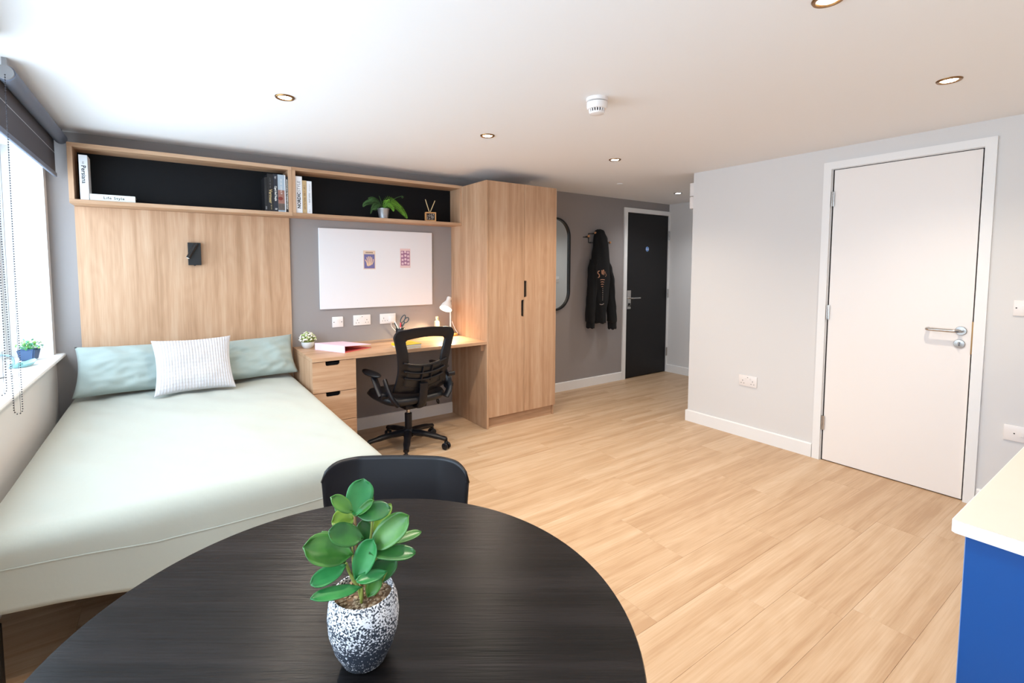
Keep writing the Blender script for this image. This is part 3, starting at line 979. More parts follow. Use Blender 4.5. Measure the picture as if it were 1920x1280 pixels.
obj('flower_print', bm, mat('card_petal', rgb(228, 200, 208), 0.7), c2)

# ------------------------------------------------------------------ desk
DW, HD, KX0, KX1, RX0, RX1 = 0.609, 0.7526, 1.363, 1.660, 2.782, 3.522
dk = thing('desk', 'oak desktop running from the drawers to the wardrobe', 'desk', (2.07, -0.3, 0.7276))
bm = NB(); box(bm, KX0, RX0 - 0.0185, -DW, -0.0005, HD - 0.025, HD, 0.001, 1); obj('desktop', bm, 'oak_x', dk)
bm = NB(); box(bm, RX0 - 0.045, RX0 - 0.0187, -DW + 0.05, -DW + 0.07, HD - 0.085, HD - 0.0255); obj('support_block', bm, 'oak_z', dk)
dp = thing('drawer_pedestal', 'oak pedestal of three drawers under the desk beside the bed', 'drawers', ((KX0 + KX1) / 2, -0.3, 0))
ZT = HD - 0.0255
for a in (KX0, KX1 - 0.018):
    bm = NB(); box(bm, a, a + 0.018, -DW + 0.019, -0.0165, 0.0005, ZT); obj('side_panel', bm, 'oak_z', dp)
bm = NB(); box(bm, KX0 + 0.018, KX1 - 0.018, -0.035, -0.0165, 0.08, ZT); obj('back_panel', bm, 'oak_z', dp)
bm = NB(); box(bm, KX0 + 0.018, KX1 - 0.018, -DW + 0.04, -DW + 0.055, 0.0005, 0.09); obj('plinth', bm, 'oak_x', dp)
def drawer(z0, z1):
    xa, xb = KX0 + 0.001, KX1 - 0.001
    n0, n1, nd, r_ = 1.452, 1.552, 0.028, 0.014
    o_ = [(xa, z0), (xb, z0), (xb, z1), (n1, z1)]
    for k in range(7):
        a = R(0 - 90 * k / 6)
        o_.append((n1 - r_ + r_ * math.cos(a), z1 - nd + r_ + r_ * math.sin(a)))
    for k in range(7):
        a = R(270 - 90 * k / 6)
        o_.append((n0 + r_ + r_ * math.cos(a), z1 - nd + r_ + r_ * math.sin(a)))
    o_ += [(n0, z1), (xa, z1)]
    d = thing('drawer_tmp')
    return o_
for z0, z1 in ((0.5130, ZT - 0.003), (0.3060, 0.5090), (0.0935, 0.3020)):
    xa, xb = KX0 + 0.001, KX1 - 0.001
    n0, n1, nd, r_ = 1.450, 1.548, 0.030, 0.016
    o_ = [(xa, z0), (xb, z0), (xb, z1), (n1, z1)]
    for k in range(7):
        a = R(-90 * k / 6)
        o_.append((n1 - r_ + r_ * math.cos(a), z1 - nd + r_ + r_ * math.sin(a)))
    for k in range(7):
        a = R(270 - 90 * k / 6)
        o_.append((n0 + r_ + r_ * math.cos(a), z1 - nd + r_ + r_ * math.sin(a)))
    o_ += [(n0, z1), (xa, z1)]
    bm = NB(); prism(bm, o_, 'y', -DW, -DW + 0.018)
    dr = obj('drawer', bm, 'oak_x', dp)
    bm = NB()
    box(bm, xa + 0.03, xb - 0.03, -DW + 0.034, -0.06, z0 + 0.02, z1 - 0.012)
    obj('drawer_box', bm, 'black_board', dr)
del drawer

# ------------------------------------------------------------------ wardrobe
HWD = 2.0875
wd = thing('wardrobe', 'tall oak double wardrobe at the end of the desk', 'wardrobe', ((RX0 + RX1) / 2, -0.3, 0))
bm = NB(); box(bm, RX0 - 0.018, RX0, -DW, -0.0005, 0.0005, HWD, 0.0008, 1); obj('side_panel', bm, 'oak_z', wd)
bm = NB(); box(bm, RX1 - 0.018, RX1, -DW + 0.02, -0.0165, 0.0005, HWD, 0.0008, 1); obj('side_panel', bm, 'oak_z', wd)
bm = NB(); box(bm, RX0, RX1 - 0.018, -DW + 0.02, -0.0165, HWD - 0.018, HWD); obj('top_panel', bm, 'oak_x', wd)
bm = NB(); box(bm, RX0, RX1 - 0.018, -0.025, -0.0165, 0.1, HWD - 0.018); obj('back_panel', bm, 'oak_z', wd)
bm = NB(); box(bm, RX0, RX1 - 0.018, -DW + 0.03, -DW + 0.045, 0.0005, 0.093); obj('plinth', bm, 'oak_x', wd)
XM = 3.155
def wdoor(xa, xb, n0, n1, side):
    z0, z1, nd, r_ = 0.0956, HWD - 0.001, 0.030, 0.014
    e = xb if side > 0 else xa
    s = -1 if side > 0 else 1
    def arc(cx_, cz_, a0, a1): return [(cx_ + r_ * math.cos(R(a0 + (a1 - a0) * k / 6)), cz_ + r_ * math.sin(R(a0 + (a1 - a0) * k / 6))) for k in range(7)]
    if side > 0:
        notch = [(e, n0)] + arc(e - nd + r_, n0 + r_, 270, 180) + arc(e - nd + r_, n1 - r_, 180, 90) + [(e, n1)]
        o_ = [(xa, z0), (xb, z0)] + notch + [(xb, z1), (xa, z1)]
    else:
        notch = [(e, n1)] + arc(e + nd - r_, n1 - r_, 90, 0) + arc(e + nd - r_, n0 + r_, 0, -90) + [(e, n0)]
        o_ = [(xa, z0), (xb, z0), (xb, z1), (xa, z1)] + notch
    bm = NB(); prism(bm, o_, 'y', -DW, -DW + 0.018)
    d = obj('wardrobe_door', bm, 'oak_z', wd)
    bm = NB()
    box(bm, min(e, e + s * 0.05), max(e, e + s * 0.05), -DW + 0.0182, -DW + 0.0195, n0 - 0.02, n1 + 0.02)  # black sheet behind the notch stands in for the shade inside
    obj('slot_dark_backing', bm, 'black_board', d, label='black sheet standing in for the shade inside the finger slot')
wdoor(RX0 + 0.0015, XM - 0.0012, 0.942, 1.089, 1)
wdoor(XM + 0.0012, RX1 - 0.0005, 1.110, 1.256, -1)

# ------------------------------------------------------------------ mirror, coat rack, hoodie
mr = thing('wall_mirror', 'tall black-framed mirror with rounded corners right of the wardrobe', 'mirror', (3.93, 0, 0.905))
o1 = rrect(3.63, 4.238, 0.905, 1.908, 0.205, 12); o2 = rrect(3.648, 4.220, 0.923, 1.890, 0.187, 12)
bm = NB()
A = [bm.verts.new((p[0], -0.03, p[1])) for p in o1]; B = [bm.verts.new((p[0], -0.03, p[1])) for p in o2]
A2 = [bm.verts.new((p[0], -0.0005, p[1])) for p in o1]; B2 = [bm.verts.new((p[0], -0.0005, p[1])) for p in o2]
n = len(o1)
for i in range(n):
    j = (i + 1) % n
    bm.faces.new([A[i], A[j], B[j], B[i]]); bm.faces.new([A[i], A2[i], A2[j], A[j]]); bm.faces.new([B[i], B[j], B2[j], B2[i]]); bm.faces.new([A2[i], B2[i], B2[j], A2[j]])
obj('mirror_frame', bm, 'black_metal', mr)
bm = NB(); prism(bm, o2, 'y', -0.012, -0.001); obj('mirror_glass', bm, 'mirror', mr)

cr_ = thing('coat_rack', 'black wire wall hook with small wooden knobs', 'coat rack', (4.66, 0, 1.64))
bm = NB()
fr = [(4.528, -0.012, 1.757), (4.74, -0.012, 1.757), (4.74, -0.012, 1.657), (4.528, -0.012, 1.657), (4.528, -0.012, 1.757)]
tube(bm, fr, 0.0045, 8)
obj('wire_frame', bm, 'black_metal', cr_, smooth=True)
bm = NB()
tube(bm, [(4.445, -0.012, 1.715), (4.53, -0.012, 1.715)], 0.004, 8)
tube(bm, [(4.74, -0.012, 1.668), (4.875, -0.012, 1.668)], 0.004, 8)
for x_, z_ in ((4.475, 1.718), (4.575, 1.757)):
    tube(bm, [(x_, -0.012, z_), (x_ + 0.002, -0.06, z_ + 0.006)], 0.004, 8)
for x_ in (4.56, 4.70):
    tube(bm, [(x_, -0.0005, 1.657), (x_, -0.016, 1.657)], 0.006, 8)
obj('hook_wire', bm, 'black_metal', cr_, smooth=True)
for c in ((4.478, -0.064, 1.724), (4.578, -0.068, 1.764), (4.878, -0.014, 1.668)):
    bm = NB(); ball(bm, c, 0.014, 14, 10); obj('wooden_knob', bm, 'terracotta', cr_, smooth=True)

hd_m = mat('black_fleece', rgb(13, 13, 14), 0.95, bump=0.1, bscale=80)
hd = thing('hoodie', 'black hoodie hanging by its hood from the wall hook', 'hoodie', (4.64, -0.09, 0.66))
def loft(secs, seg=22, seed=0, fold=0.012):
    """secs: (cx, cy, z, rx, ry)"""
    bm = NB()
    rings = []
    dense = []
    for i in range(len(secs) - 1):
        for k in range(5):
            t = k / 5
            t2 = t * t * (3 - 2 * t)
            dense.append([a + (b_ - a) * t2 if q != 2 else a + (b_ - a) * t for q, (a, b_) in enumerate(zip(secs[i], secs[i + 1]))])
    dense.append(list(secs[-1]))
    for (cx_, cy_, z_, rx, ry) in dense:
        ring = []
        for k in range(seg):
            a = 2 * PI * k / seg
            w = 1 + fold / max(rx, 0.02) * (math.sin(3 * a + seed + z_ * 7) * 0.5 + math.sin(7 * a + seed * 2 + z_ * 16) * 0.4)
            yy = min(cy_ + ry * math.sin(a) * w, -0.006)
            ring.append(bm.verts.new((cx_ + rx * math.cos(a) * w, yy, z_ + 0.006 * math.sin(5 * a + seed))))
        rings.append(ring)
    for i in range(len(rings) - 1):
        for k in range(seg):
            j = (k + 1) % seg
            bm.faces.new([rings[i][k], rings[i][j], rings[i + 1][j], rings[i + 1][k]])
    bm.faces.new(rings[0][::-1]); bm.faces.new(rings[-1])
    return bm
obj('hoodie_body', loft([(4.632, -0.075, 1.802, 0.022, 0.02), (4.640, -0.078, 1.785, 0.062, 0.045), (4.650, -0.085, 1.70, 0.092, 0.060), (4.651, -0.09, 1.62, 0.100, 0.066), (4.645, -0.09, 1.50, 0.118, 0.068), (4.638, -0.09, 1.41, 0.135, 0.07), (4.640, -0.09, 1.25, 0.148, 0.07), (4.643, -0.09, 1.05, 0.115, 0.068), (4.645, -0.09, 0.90, 0.088, 0.066), (4.643, -0.09, 0.80, 0.082, 0.064), (4.643, -0.09, 0.742, 0.080, 0.062)], 28, 1.0), hd_m, hd, smooth=True, angle=180)
obj('sleeve', loft([(4.555, -0.085, 1.46, 0.045, 0.05), (4.525, -0.085, 1.36, 0.050, 0.055), (4.512, -0.09, 1.20, 0.052, 0.055), (4.500, -0.09, 1.00, 0.053, 0.052), (4.500, -0.088, 0.86, 0.055, 0.05), (4.502, -0.085, 0.765, 0.056, 0.048), (4.508, -0.085, 0.755, 0.046, 0.042), (4.509, -0.085, 0.690, 0.047, 0.042)], 20, 2.0), hd_m, hd, smooth=True, angle=180)
obj('sleeve', loft([(4.725, -0.085, 1.45, 0.045, 0.05), (4.765, -0.085, 1.36, 0.052, 0.055), (4.795, -0.09, 1.22, 0.054, 0.055), (4.810, -0.09, 1.05, 0.055, 0.052), (4.832, -0.088, 0.90, 0.058, 0.05), (4.850, -0.085, 0.745, 0.060, 0.048), (4.856, -0.085, 0.735, 0.050, 0.042), (4.862, -0.085, 0.655, 0.051, 0.042)], 20, 3.2), hd_m, hd, smooth=True, angle=180)
peach = mat('hoodie_print', rgb(190, 140, 110), 0.8)
greyp = mat('hoodie_print_grey', rgb(150, 140, 135), 0.8)
bm = NB()
yp = -0.166
def stroke(bm, pts, r): 
    i0 = len(bm.verts)
    tube(bm, smooth_path(pts, 5), r, 6)
stroke(bm, [(4.548, yp, 1.335), (4.528, yp, 1.328), (4.526, yp, 1.308), (4.545, yp, 1.295), (4.548, yp, 1.272), (4.530, yp, 1.262)], 0.0055)
stroke(bm, [(4.585, yp, 1.345), (4.588, yp, 1.31), (4.600, yp, 1.30), (4.602, yp, 1.335), (4.615, yp, 1.345), (4.622, yp, 1.32), (4.618, yp, 1.29)], 0.005)
stroke(bm, [(4.668, yp + .01, 1.335), (4.652, yp + .01, 1.325), (4.655, yp + .01, 1.305), (4.668, yp + .01, 1.29), (4.655, yp + .01, 1.27)], 0.0035)
for k in range(4): stroke(bm, [(4.566 + k * 0.006, yp, 1.236 - k * 0.026), (4.590, yp - 0.003, 1.240 - k * 0.026), (4.632 - k * 0.008, yp, 1.236 - k * 0.026)], 0.0042)
obj('back_print', bm, peach, hd, smooth=True)
bm = NB()
for k in range(7): ball(bm, (4.610 + 0.001 * k, -0.162 + k * 0.001, 1.135 - k * 0.021), 0.0062, 8, 6, (1.2, 0.6, 0.7))
stroke(bm, [(4.570, -0.156, 0.962), (4.603, -0.160, 0.956), (4.635, -0.156, 0.966)], 0.004)
obj('spine_print', bm, greyp, hd, smooth=True)

# ------------------------------------------------------------------ bed
bd = thing('bed', 'double bed base and mattress hidden under the sage duvet', 'bed', (0.7, -1.03, 0))
bm = NB(); box(bm, 0.13, 1.29, -1.88, -0.03, 0.27, 0.34, 0.01, 2); obj('bed_base', bm, 'black_metal', bd)
bm = NB(); box(bm, 0.085, 1.325, -1.985, -0.03, 0.3405, 0.505, 0.05, 4); obj('mattress', bm, 'mattress', bd, smooth=True)
for x_, y_ in ((0.105, -1.93), (1.30, -1.93), (0.105, -0.1), (1.30, -0.1), (0.7, -1.93)):
    bm = NB(); box(bm, x_ - 0.02, x_ + 0.02, y_ - 0.02, y_ + 0.02, 0.0005, 0.2695, 0.003, 1); obj('leg', bm, 'black_metal', bd)

X0, X1, Y0, Y1 = 0.125, 1.285, -1.955, -0.03
Z0, RAD = 0.567, 0.065
def drape_pt(s, t):
    ds = min(s - X0, 0) + max(s - X1, 0)
    dt = min(t - Y0, 0)
    d = max(abs(ds), abs(dt))
    px, py = min(max(s, X0), X1), max(t, Y0)
    u_ = (px - X0) / (X1 - X0)
    crown = 0.012 * (math.sin(PI * min(max(u_, 0), 1)) ** 0.5)
    if d < 1e-6:
        n_ = noise.noise(Vector((s * 1.6 + t * 0.8, t * 0.9 - s * .6, 3.1))) * 0.014 + noise.noise(Vector((s * 7 + t * 5.4, t * 2.6 - s * 1.5, 7.7))) * 0.012
        n_ -= abs(noise.noise(Vector((s * 3.2 + t * 2.6, t * 0.9 - s * 0.9, 2.2)))) * 0.012
        edge = min(1, min(px - X0, X1 - px, py - Y0) / 0.12)
        return Vector((px, py, Z0 + crown + n_ * max(0.0, edge)))
    h = math.hypot(ds, dt)
    dx, dy = ds / h, dt / h
    a = d / RAD
    if a < PI / 2: out, down = RAD * math.sin(a), RAD * (1 - math.cos(a))
    else: out, down = RAD, RAD + (d - RAD * PI / 2)
    wob = noise.noise(Vector((s * 2.5, t * 2.5, 1.3))) * 0.014 * min(1, down / 0.15)
    wob += noise.noise(Vector((s * 7, t * 3, 5.3))) * 0.005 * min(1, down / 0.1)
    lift = 0.03 * noise.noise(Vector((s * 1.5, 0.3, t * 1.2))) * min(1, down / 0.2)
    if dt < 0: lift += (0.075 * max(0.0, 1 - (px - X0) / 0.4) - 0.012) * min(1, down / 0.2)
    p = Vector((px + dx * (out + wob), py + dy * (out + wob), Z0 + crown * math.exp(-down * 10) - down + lift))
    p.x = max(p.x, 0.012)
    p.x = min(p.x, 1.3585 if p.y > -0.64 else 1.40)
    return p
def drape_mesh():
    bm = NB()
    nx, ny = 110, 150
    dl, dr_, df = 0.22, 0.24, 0.31
    sx = [X0 - dl + (X1 - X0 + dl + dr_) * i / nx for i in range(nx + 1)]
    sy = [Y0 - df + (Y1 - Y0 + df) * j / ny for j in range(ny + 1)]
    grid = [[bm.verts.new(drape_pt(s_, t_)) for t_ in sy] for s_ in sx]
    for i in range(nx):
        for j in range(ny):
            bm.faces.new([grid[i][j], grid[i + 1][j], grid[i + 1][j + 1], grid[i][j + 1]])
    return bm
dv = obj('duvet', drape_mesh(), 'duvet', smooth=True, angle=180, label='pale sage green duvet spread over the whole bed', cat='duvet')
sol = dv.modifiers.new('thickness', 'SOLIDIFY'); sol.thickness = 0.012; sol.offset = -1
bm = NB(); tube(bm, [drape_pt(0.06 + 1.28 * k / 80, Y0 - 0.152) + Vector((0, -0.0005, 0)) for k in range(81)], 0.0024, 6)
obj('seam', bm, 'duvet', dv, smooth=True)

def pillow(name, w, h, t, m, label, cat, mtx, seed, group=None, ribs=0, nx=44, ny=34, pinch=0.07, wr=1.0):
    bm = NB()
    fr_, bk = [], []
    for side in (1, -1):
        g = []
        for i in range(nx + 1):
            row = []
            for j in range(ny + 1):
                u_, v_ = 2 * i / nx - 1, 2 * j / ny - 1
                prof = max(0.0, (1 - abs(u_) ** 2.6)) ** 0.5 * max(0.0, (1 - abs(v_) ** 2.6)) ** 0.5
                # edges pulled in between the corners
                xx = u_ * w / 2 * (1 - pinch * (1 - v_ * v_) * abs(u_) ** 2)
                zz = v_ * h / 2 * (1 - pinch * (1 - u_ * u_) * abs(v_) ** 2)
                n_ = noise.noise(Vector((u_ * 1.7 + seed, v_ * 1.9, seed * 2.3 + side))) * 0.18 + noise.noise(Vector((u_ * 4 + v_ * 2 + seed, v_ * 4 - u_, seed + side * 4))) * 0.09 * wr
                cr2 = -abs(noise.noise(Vector((u_ * 2.6 - v_ * 1.8, v_ * 2.2 + seed, 9 + side)))) * 0.13 * wr
                d = t / 2 * prof * (1 + n_ + cr2)
                if ribs:
                    ph = u_ * ribs * PI / 1.0
                    bead = 0.62 + 0.38 * math.cos(v_ * 17 * PI + (0.6 * math.sin(u_ * 5)))
                    d += 0.0052 * (abs(math.cos(ph / 2 * 1.0)) ** 0.7) * (0.55 + 0.45 * bead) * min(1, prof * 3)
                row.append((xx, side * -d, zz))
            g.append(row)
        (fr_ if side == 1 else bk).append(g)
    F, B = fr_[0], bk[0]
    vf = [[bm.verts.new(mtx @ Vector(p)) for p in row] for row in F]
    vb = [[None] * (ny + 1) for _ in range(nx + 1)]
    for i in range(nx + 1):
        for j in range(ny + 1):
            if i in (0, nx) or j in (0, ny): vb[i][j] = vf[i][j]
            else: vb[i][j] = bm.verts.new(mtx @ Vector(B[i][j]))
    for i in range(nx):
        for j in range(ny):
            bm.faces.new([vf[i][j], vf[i + 1][j], vf[i + 1][j + 1], vf[i][j + 1]])
            bm.faces.new([vb[i][j], vb[i][j + 1], vb[i + 1][j + 1], vb[i + 1][j]])
    return obj(name, bm, m, smooth=True, angle=180, label=label, cat=cat, group=group)
def place(x, y, z, tilt, rz=0, ry=0):
    return Matrix.Translation((x, y, z)) @ Matrix.Rotation(R(rz), 4, 'Z') @ Matrix.Rotation(R(-tilt), 4, 'X') @ Matrix.Rotation(R(ry), 4, 'Y')
pillow('pillow', 0.61, 0.325, 0.15, 'pillow', 'sage pillow on the window side of the bed, behind the white cushion', 'pillow', place(0.400, -0.165, 0.732, 28, 0, 1), 1.0, 'sage pillows', wr=1.9)
pillow('pillow', 0.62, 0.305, 0.15, 'pillow', 'creased sage pillow on the desk side of the bed', 'pillow', place(1.035, -0.165, 0.724, 30, 0, -2), 4.4, 'sage pillows', wr=2.3)
pillow('cushion', 0.44, 0.365, 0.12, 'cushion', 'white ribbed cushion leaning on the left pillow', 'cushion', place(0.705, -0.340, 0.747, 28, 4, 0.5), 7.0, ribs=27, nx=216, ny=90, pinch=0.09, wr=0.3)

# ------------------------------------------------------------------ office chair (local: faces +y, origin on the floor)
oc = thing('office_chair', 'black mesh-back office chair on castors at the desk', 'office chair', (2.060, -0.590, 0), R(5))
def ocp(name, bm, m='black_plastic', smooth=True, parent=oc, angle=40): return obj(name, bm, m, parent, smooth=smooth, local=True, angle=angle)
for k in range(5):
    a = R(-50 + 72 * k)
    c, s = math.cos(a), math.sin(a)
    bm = NB(); tube(bm, smooth_path([(0.03 * c, 0.03 * s, 0.115), (0.16 * c, 0.16 * s, 0.105), (0.30 * c, 0.30 * s, 0.078)], 5), [0.030] * 4 + [0.026] * 4 + [0.021] * 3, 10, flat=0.8)
    ocp('base_leg', bm)
    cs = None
    bm = NB(); tube(bm, [(0.30 * c, 0.30 * s, 0.055), (0.30 * c, 0.30 * s, 0.085)], 0.010, 8)
    box(bm, 0.30 * c - 0.012, 0.30 * c + 0.012, 0.30 * s - 0.012, 0.30 * s + 0.012, 0.045, 0.062, 0.004, 1)
    cs = ocp('castor', bm)
    for sd in (-1, 1):
        bm = NB()
        px_, py_ = 0.30 * c - s * 0.0, 0.30 * s
        wa = a + R(70)
        ax = Vector((math.cos(wa), math.sin(wa), 0))
        p0 = Vector((px_, py_, 0.0265)) + ax * (0.007 * sd)
        tube(bm, [p0, p0 + ax * (0.005 * sd), p0 + ax * (0.016 * sd), p0 + ax * (0.019 * sd)], [0.022, 0.026, 0.026, 0.021], 18)
        o = obj('wheel', bm, 'black_plastic', None, smooth=True, local=True)
        o.parent = cs
bm = NB(); lathe(bm, [(0.040, 0.085), (0.042, 0.13), (0.030, 0.145)], seg=24); ocp('hub', bm)
bm = NB(); lathe(bm, [(0.027, 0.14), (0.027, 0.262), (0.022, 0.264)], seg=24); ocp('column_cover', bm)
bm = NB(); lathe(bm, [(0.014, 0.262), (0.014, 0.34)], seg=20); ocp('gas_lift', bm, 'chrome')
bm = NB(); box(bm, -0.09, 0.09, -0.13, 0.11, 0.325, 0.368, 0.012, 2); ocp('tilt_mechanism', bm)
# seat cushion with a rolled front edge
bm = NB()
nx, ny = 28, 28
def seatz(u_, v_): return 0.462 - 0.018 * (1 - u_ * u_) * (1 - 0.3 * v_) - 0.05 * max(0, v_ - 0.62) ** 2 * 3.0
top, bot = [], []
for i in range(nx + 1):
    a, b_ = [], []
    for j in range(ny + 1):
        u_, v_ = 2 * i / nx - 1, 2 * j / ny - 1
        # superellipse map
        q = max(abs(u_), abs(v_))
        nrm = (abs(u_) ** 4 + abs(v_) ** 4) ** 0.25
        f_ = q / nrm if nrm > 0 else 1
        x_, y_ = u_ * f_ * 0.258, v_ * f_ * 0.245 + 0.03
        rim = (1 - min(1, q) ** 8) ** 0.5
        a.append(bm.verts.new((x_, y_, 0.415 + (seatz(u_, v_) - 0.415) * rim)))
        b_.append(bm.verts.new((x_ * 0.97, y_, 0.415 - 0.045 * rim)) if 0 < i < nx and 0 < j < ny else None)
    top.append(a); bot.append(b_)
for i in range(nx + 1):
    for j in range(ny + 1):
        if bot[i][j] is None: bot[i][j] = top[i][j]
for i in range(nx):
    for j in range(ny):
        bm.faces.new([top[i][j], top[i + 1][j], top[i + 1][j + 1], top[i][j + 1]])
        bm.faces.new([bot[i][j], bot[i][j + 1], bot[i + 1][j + 1], bot[i + 1][j]])
ocp('seat', bm, 'black_soft', angle=180)
# backrest: flat ring frame wrapped on a curved profile
def back_y(z_):
    t = (z_ - 0.47) / 0.46
    return -0.195 - 0.085 * t - 0.05 * math.sin(PI * min(max(t, 0), 1)) * 0.35 + 0.045 * max(0, 0.35 - t) ** 1.0
def backP(x_, z_, off): return Vector((x_, back_y(z_) + off + 0.35 * x_ * x_ * (1.0), z_))
def back_outline(inset, n=9):
    # corners: narrow waist below, wide top
    pts = []
    wt, wb, zt, zb = 0.245 - inset, 0.215 - inset * 0.8, 0.937 - inset * 0.82, 0.455 + inset * 0.6
    r_ = max(0.018, 0.055 - inset * 0.45)
    for k in range(15):      # right side going up
        t = k / 14
        z_ = zb + 0.03 + (zt - r_ - zb - 0.03) * t
        w = wb + (wt - wb) * (t ** 1.3) - 0.022 * math.sin(PI * t)
        pts.append((w, z_))
    for k in range(1, 8):
        a = R(90 * k / 7)
        pts.append((wt - r_ + r_ * math.cos(a), zt - r_ + r_ * math.sin(a)))
    for k in range(1, 12):
        t = k / 12
        x_ = (wt - r_) * (1 - 2 * t)
        pts.append((x_, zt + 0.012 * (1 - (x_ / (wt - r_)) ** 2)))
    m_ = [(-x_, z_) for x_, z_ in pts[:22]][::-1]
    pts += m_
    for k in range(1, 10):
        t = k / 10
        pts.append((-wb + 2 * wb * t, zb + 0.03 - 0.03 * math.sin(PI * t)))
    return pts
oo, ii = back_outline(0.0), back_outline(0.086)
bm = NB()
th = 0.013
rings = [[bm.verts.new(backP(x_, z_, o_)) for x_, z_ in L_] for L_, o_ in ((oo, -th * 0.4), ([(a[0] * 0.975 + b_[0] * 0.025, a[1] * 0.975 + b_[1] * 0.025) for a, b_ in zip(oo, ii)], -th), ([(a[0] * 0.12 + b_[0] * 0.88, a[1] * 0.12 + b_[1] * 0.88) for a, b_ in zip(oo, ii)], -th), (ii, -th * 0.3), (ii, th * 0.5), (oo, th * 0.5))]
n = len(oo)
for a in range(6):
    r0, r1 = rings[a], rings[(a + 1) % 6]
    for k in range(n):
        j = (k + 1) % n
        bm.faces.new([r0[k], r0[j], r1[j], r1[k]])
ocp('back_frame', bm, 'black_plastic', angle=60)
bm = NB()
cen = [bm.verts.new(backP(x_, z_, 0.0)) for x_, z_ in back_outline(0.07)]
# mesh panel as a grid of strips between the sides
bm.free(); bm = NB()
rows_ = []
for k in range(15):
    t = k / 14
    z_ = 0.53 + (0.885 - 0.53) * t
    w = 0.158 + 0.022 * t ** 1.3 - 0.006 * math.sin(PI * t)
    rows_.append([bm.verts.new(backP(-w + 2 * w * q / 10, z_, 0.0)) for q in range(11)])
for k in range(14):
    for q in range(10): bm.faces.new([rows_[k][q], rows_[k][q + 1], rows_[k + 1][q + 1], rows_[k + 1][q]])
ocp('mesh_panel', bm, 'mesh_fabric', angle=180)
# lumbar support with three curved slats
bm = NB()
for z_, w in ((0.675, 0.175), (0.615, 0.165), (0.565, 0.160)):
    tube(bm, [backP(-w + 2 * w * q / 12, z_ + 0.03 * (2 * q / 12 - 1) ** 2, -0.022) for q in range(13)], 0.0075, 8)
for sx in (-0.02, 0.055):
    tube(bm, [backP(sx, 0.55, -0.024), backP(sx, 0.675, -0.024)], 0.006, 8)
ocp('lumbar_support', bm)
bm = NB()
rows_ = []
for k in range(8):
    z_ = 0.49 + 0.185 * k / 7
    rows_.append([bm.verts.new(backP(-0.155 + 0.31 * q / 10, z_ + 0.025 * (2 * q / 10 - 1) ** 2, -0.012)) for q in range(11)])
for k in range(7):
    for q in range(10): bm.faces.new([rows_[k][q], rows_[k][q + 1], rows_[k + 1][q + 1], rows_[k + 1][q]])
o = ocp('lumbar_pad', bm, 'black_soft', angle=180)
sm = o.modifiers.new('thickness', 'SOLIDIFY'); sm.thickness = 0.012
bm = NB(); tube(bm, smooth_path([(0, -0.10, 0.35), (0, -0.19, 0.36), (0, -0.225, 0.44), (0, -0.238, 0.54)], 5), 0.034, 10, flat=0.45); ocp('back_bracket', bm)
# flip-up arms
for sx in (-1, 1):
    bm = NB(); tube(bm, smooth_path([(sx * 0.20, -0.215, 0.40), (sx * 0.238, -0.205, 0.455), (sx * 0.250, -0.165, 0.52), (sx * 0.250, -0.125, 0.572)], 5), 0.030, 10, flat=0.55); ocp('arm_upright', bm)
    bm = NB(); tube(bm, [(sx * 0.240, -0.150, 0.470), (sx * 0.296, -0.150, 0.470)], 0.024, 16); ocp('arm_pivot', bm)
    bm = NB(); tube(bm, smooth_path([(sx * 0.290, -0.15, 0.468), (sx * 0.291, -0.09, 0.525), (sx * 0.288, -0.03, 0.582)], 5), 0.024, 10, flat=0.55); ocp('arm_bracket', bm)
    bm = NB(); ball(bm, (0, 0, 0), 1.0, 24, 14, (0.042, 0.135, 0.018))
    for v in bm.verts:
        v.co.z += 0.01 * max(0, v.co.y / 0.135) ** 2
        v.co += Vector((sx * 0.286, 0.015, 0.602))
    ocp('arm_pad', bm, 'black_soft', angle=180)
bm = NB(); tube(bm, smooth_path([(0.08, 0.0, 0.35), (0.20, -0.02, 0.35), (0.24, -0.03, 0.345)], 4), 0.006, 8)
tube(bm, smooth_path([(0.235, -0.03, 0.355), (0.245, -0.045, 0.325), (0.25, -0.035, 0.30), (0.245, -0.02, 0.315), (0.238, -0.028, 0.355)], 4), 0.006, 8)
ocp('height_lever', bm)
bm = NB(); tube(bm, [(0.205, -0.235, 0.575), (0.262, -0.235, 0.575)], 0.018, 14); ocp('tension_knob', bm)

# ------------------------------------------------------------------ dining table and chair
TC, TZ, TR = (0.8326, -3.1647), 0.74, 0.483
tb = thing('dining_table', 'round black wood-grain dining table in the foreground', 'table', (TC[0], TC[1], 0), -0.6)
bm = NB(); lathe(bm, [(TR - 0.004, TZ - 0.025), (TR, TZ - 0.022), (TR, TZ - 0.003), (TR - 0.002, TZ)], (TC[0], TC[1], 0), 128); obj('table_top', bm, 'table', tb, smooth=True)
bm = NB(); lathe(bm, [(0.20, TZ - 0.033), (0.20, TZ - 0.0255)], (TC[0], TC[1], 0), 40); obj('mounting_plate', bm, 'black_metal', tb)
bm = NB(); lathe(bm, [(0.04, 0.03), (0.035, 0.06), (0.035, TZ - 0.034)], (TC[0], TC[1], 0), 32); obj('pedestal', bm, 'black_metal', tb, smooth=True)
bm = NB(); lathe(bm, [(0.27, 0.0005), (0.27, 0.012), (0.10, 0.026), (0.04, 0.03)], (TC[0], TC[1], 0), 48); obj('foot_plate', bm, 'black_metal', tb, smooth=True)

dc = thing('dining_chair', 'black moulded dining chair tucked in at the round table', 'chair', (1.037, -2.753, 0), -0.60)
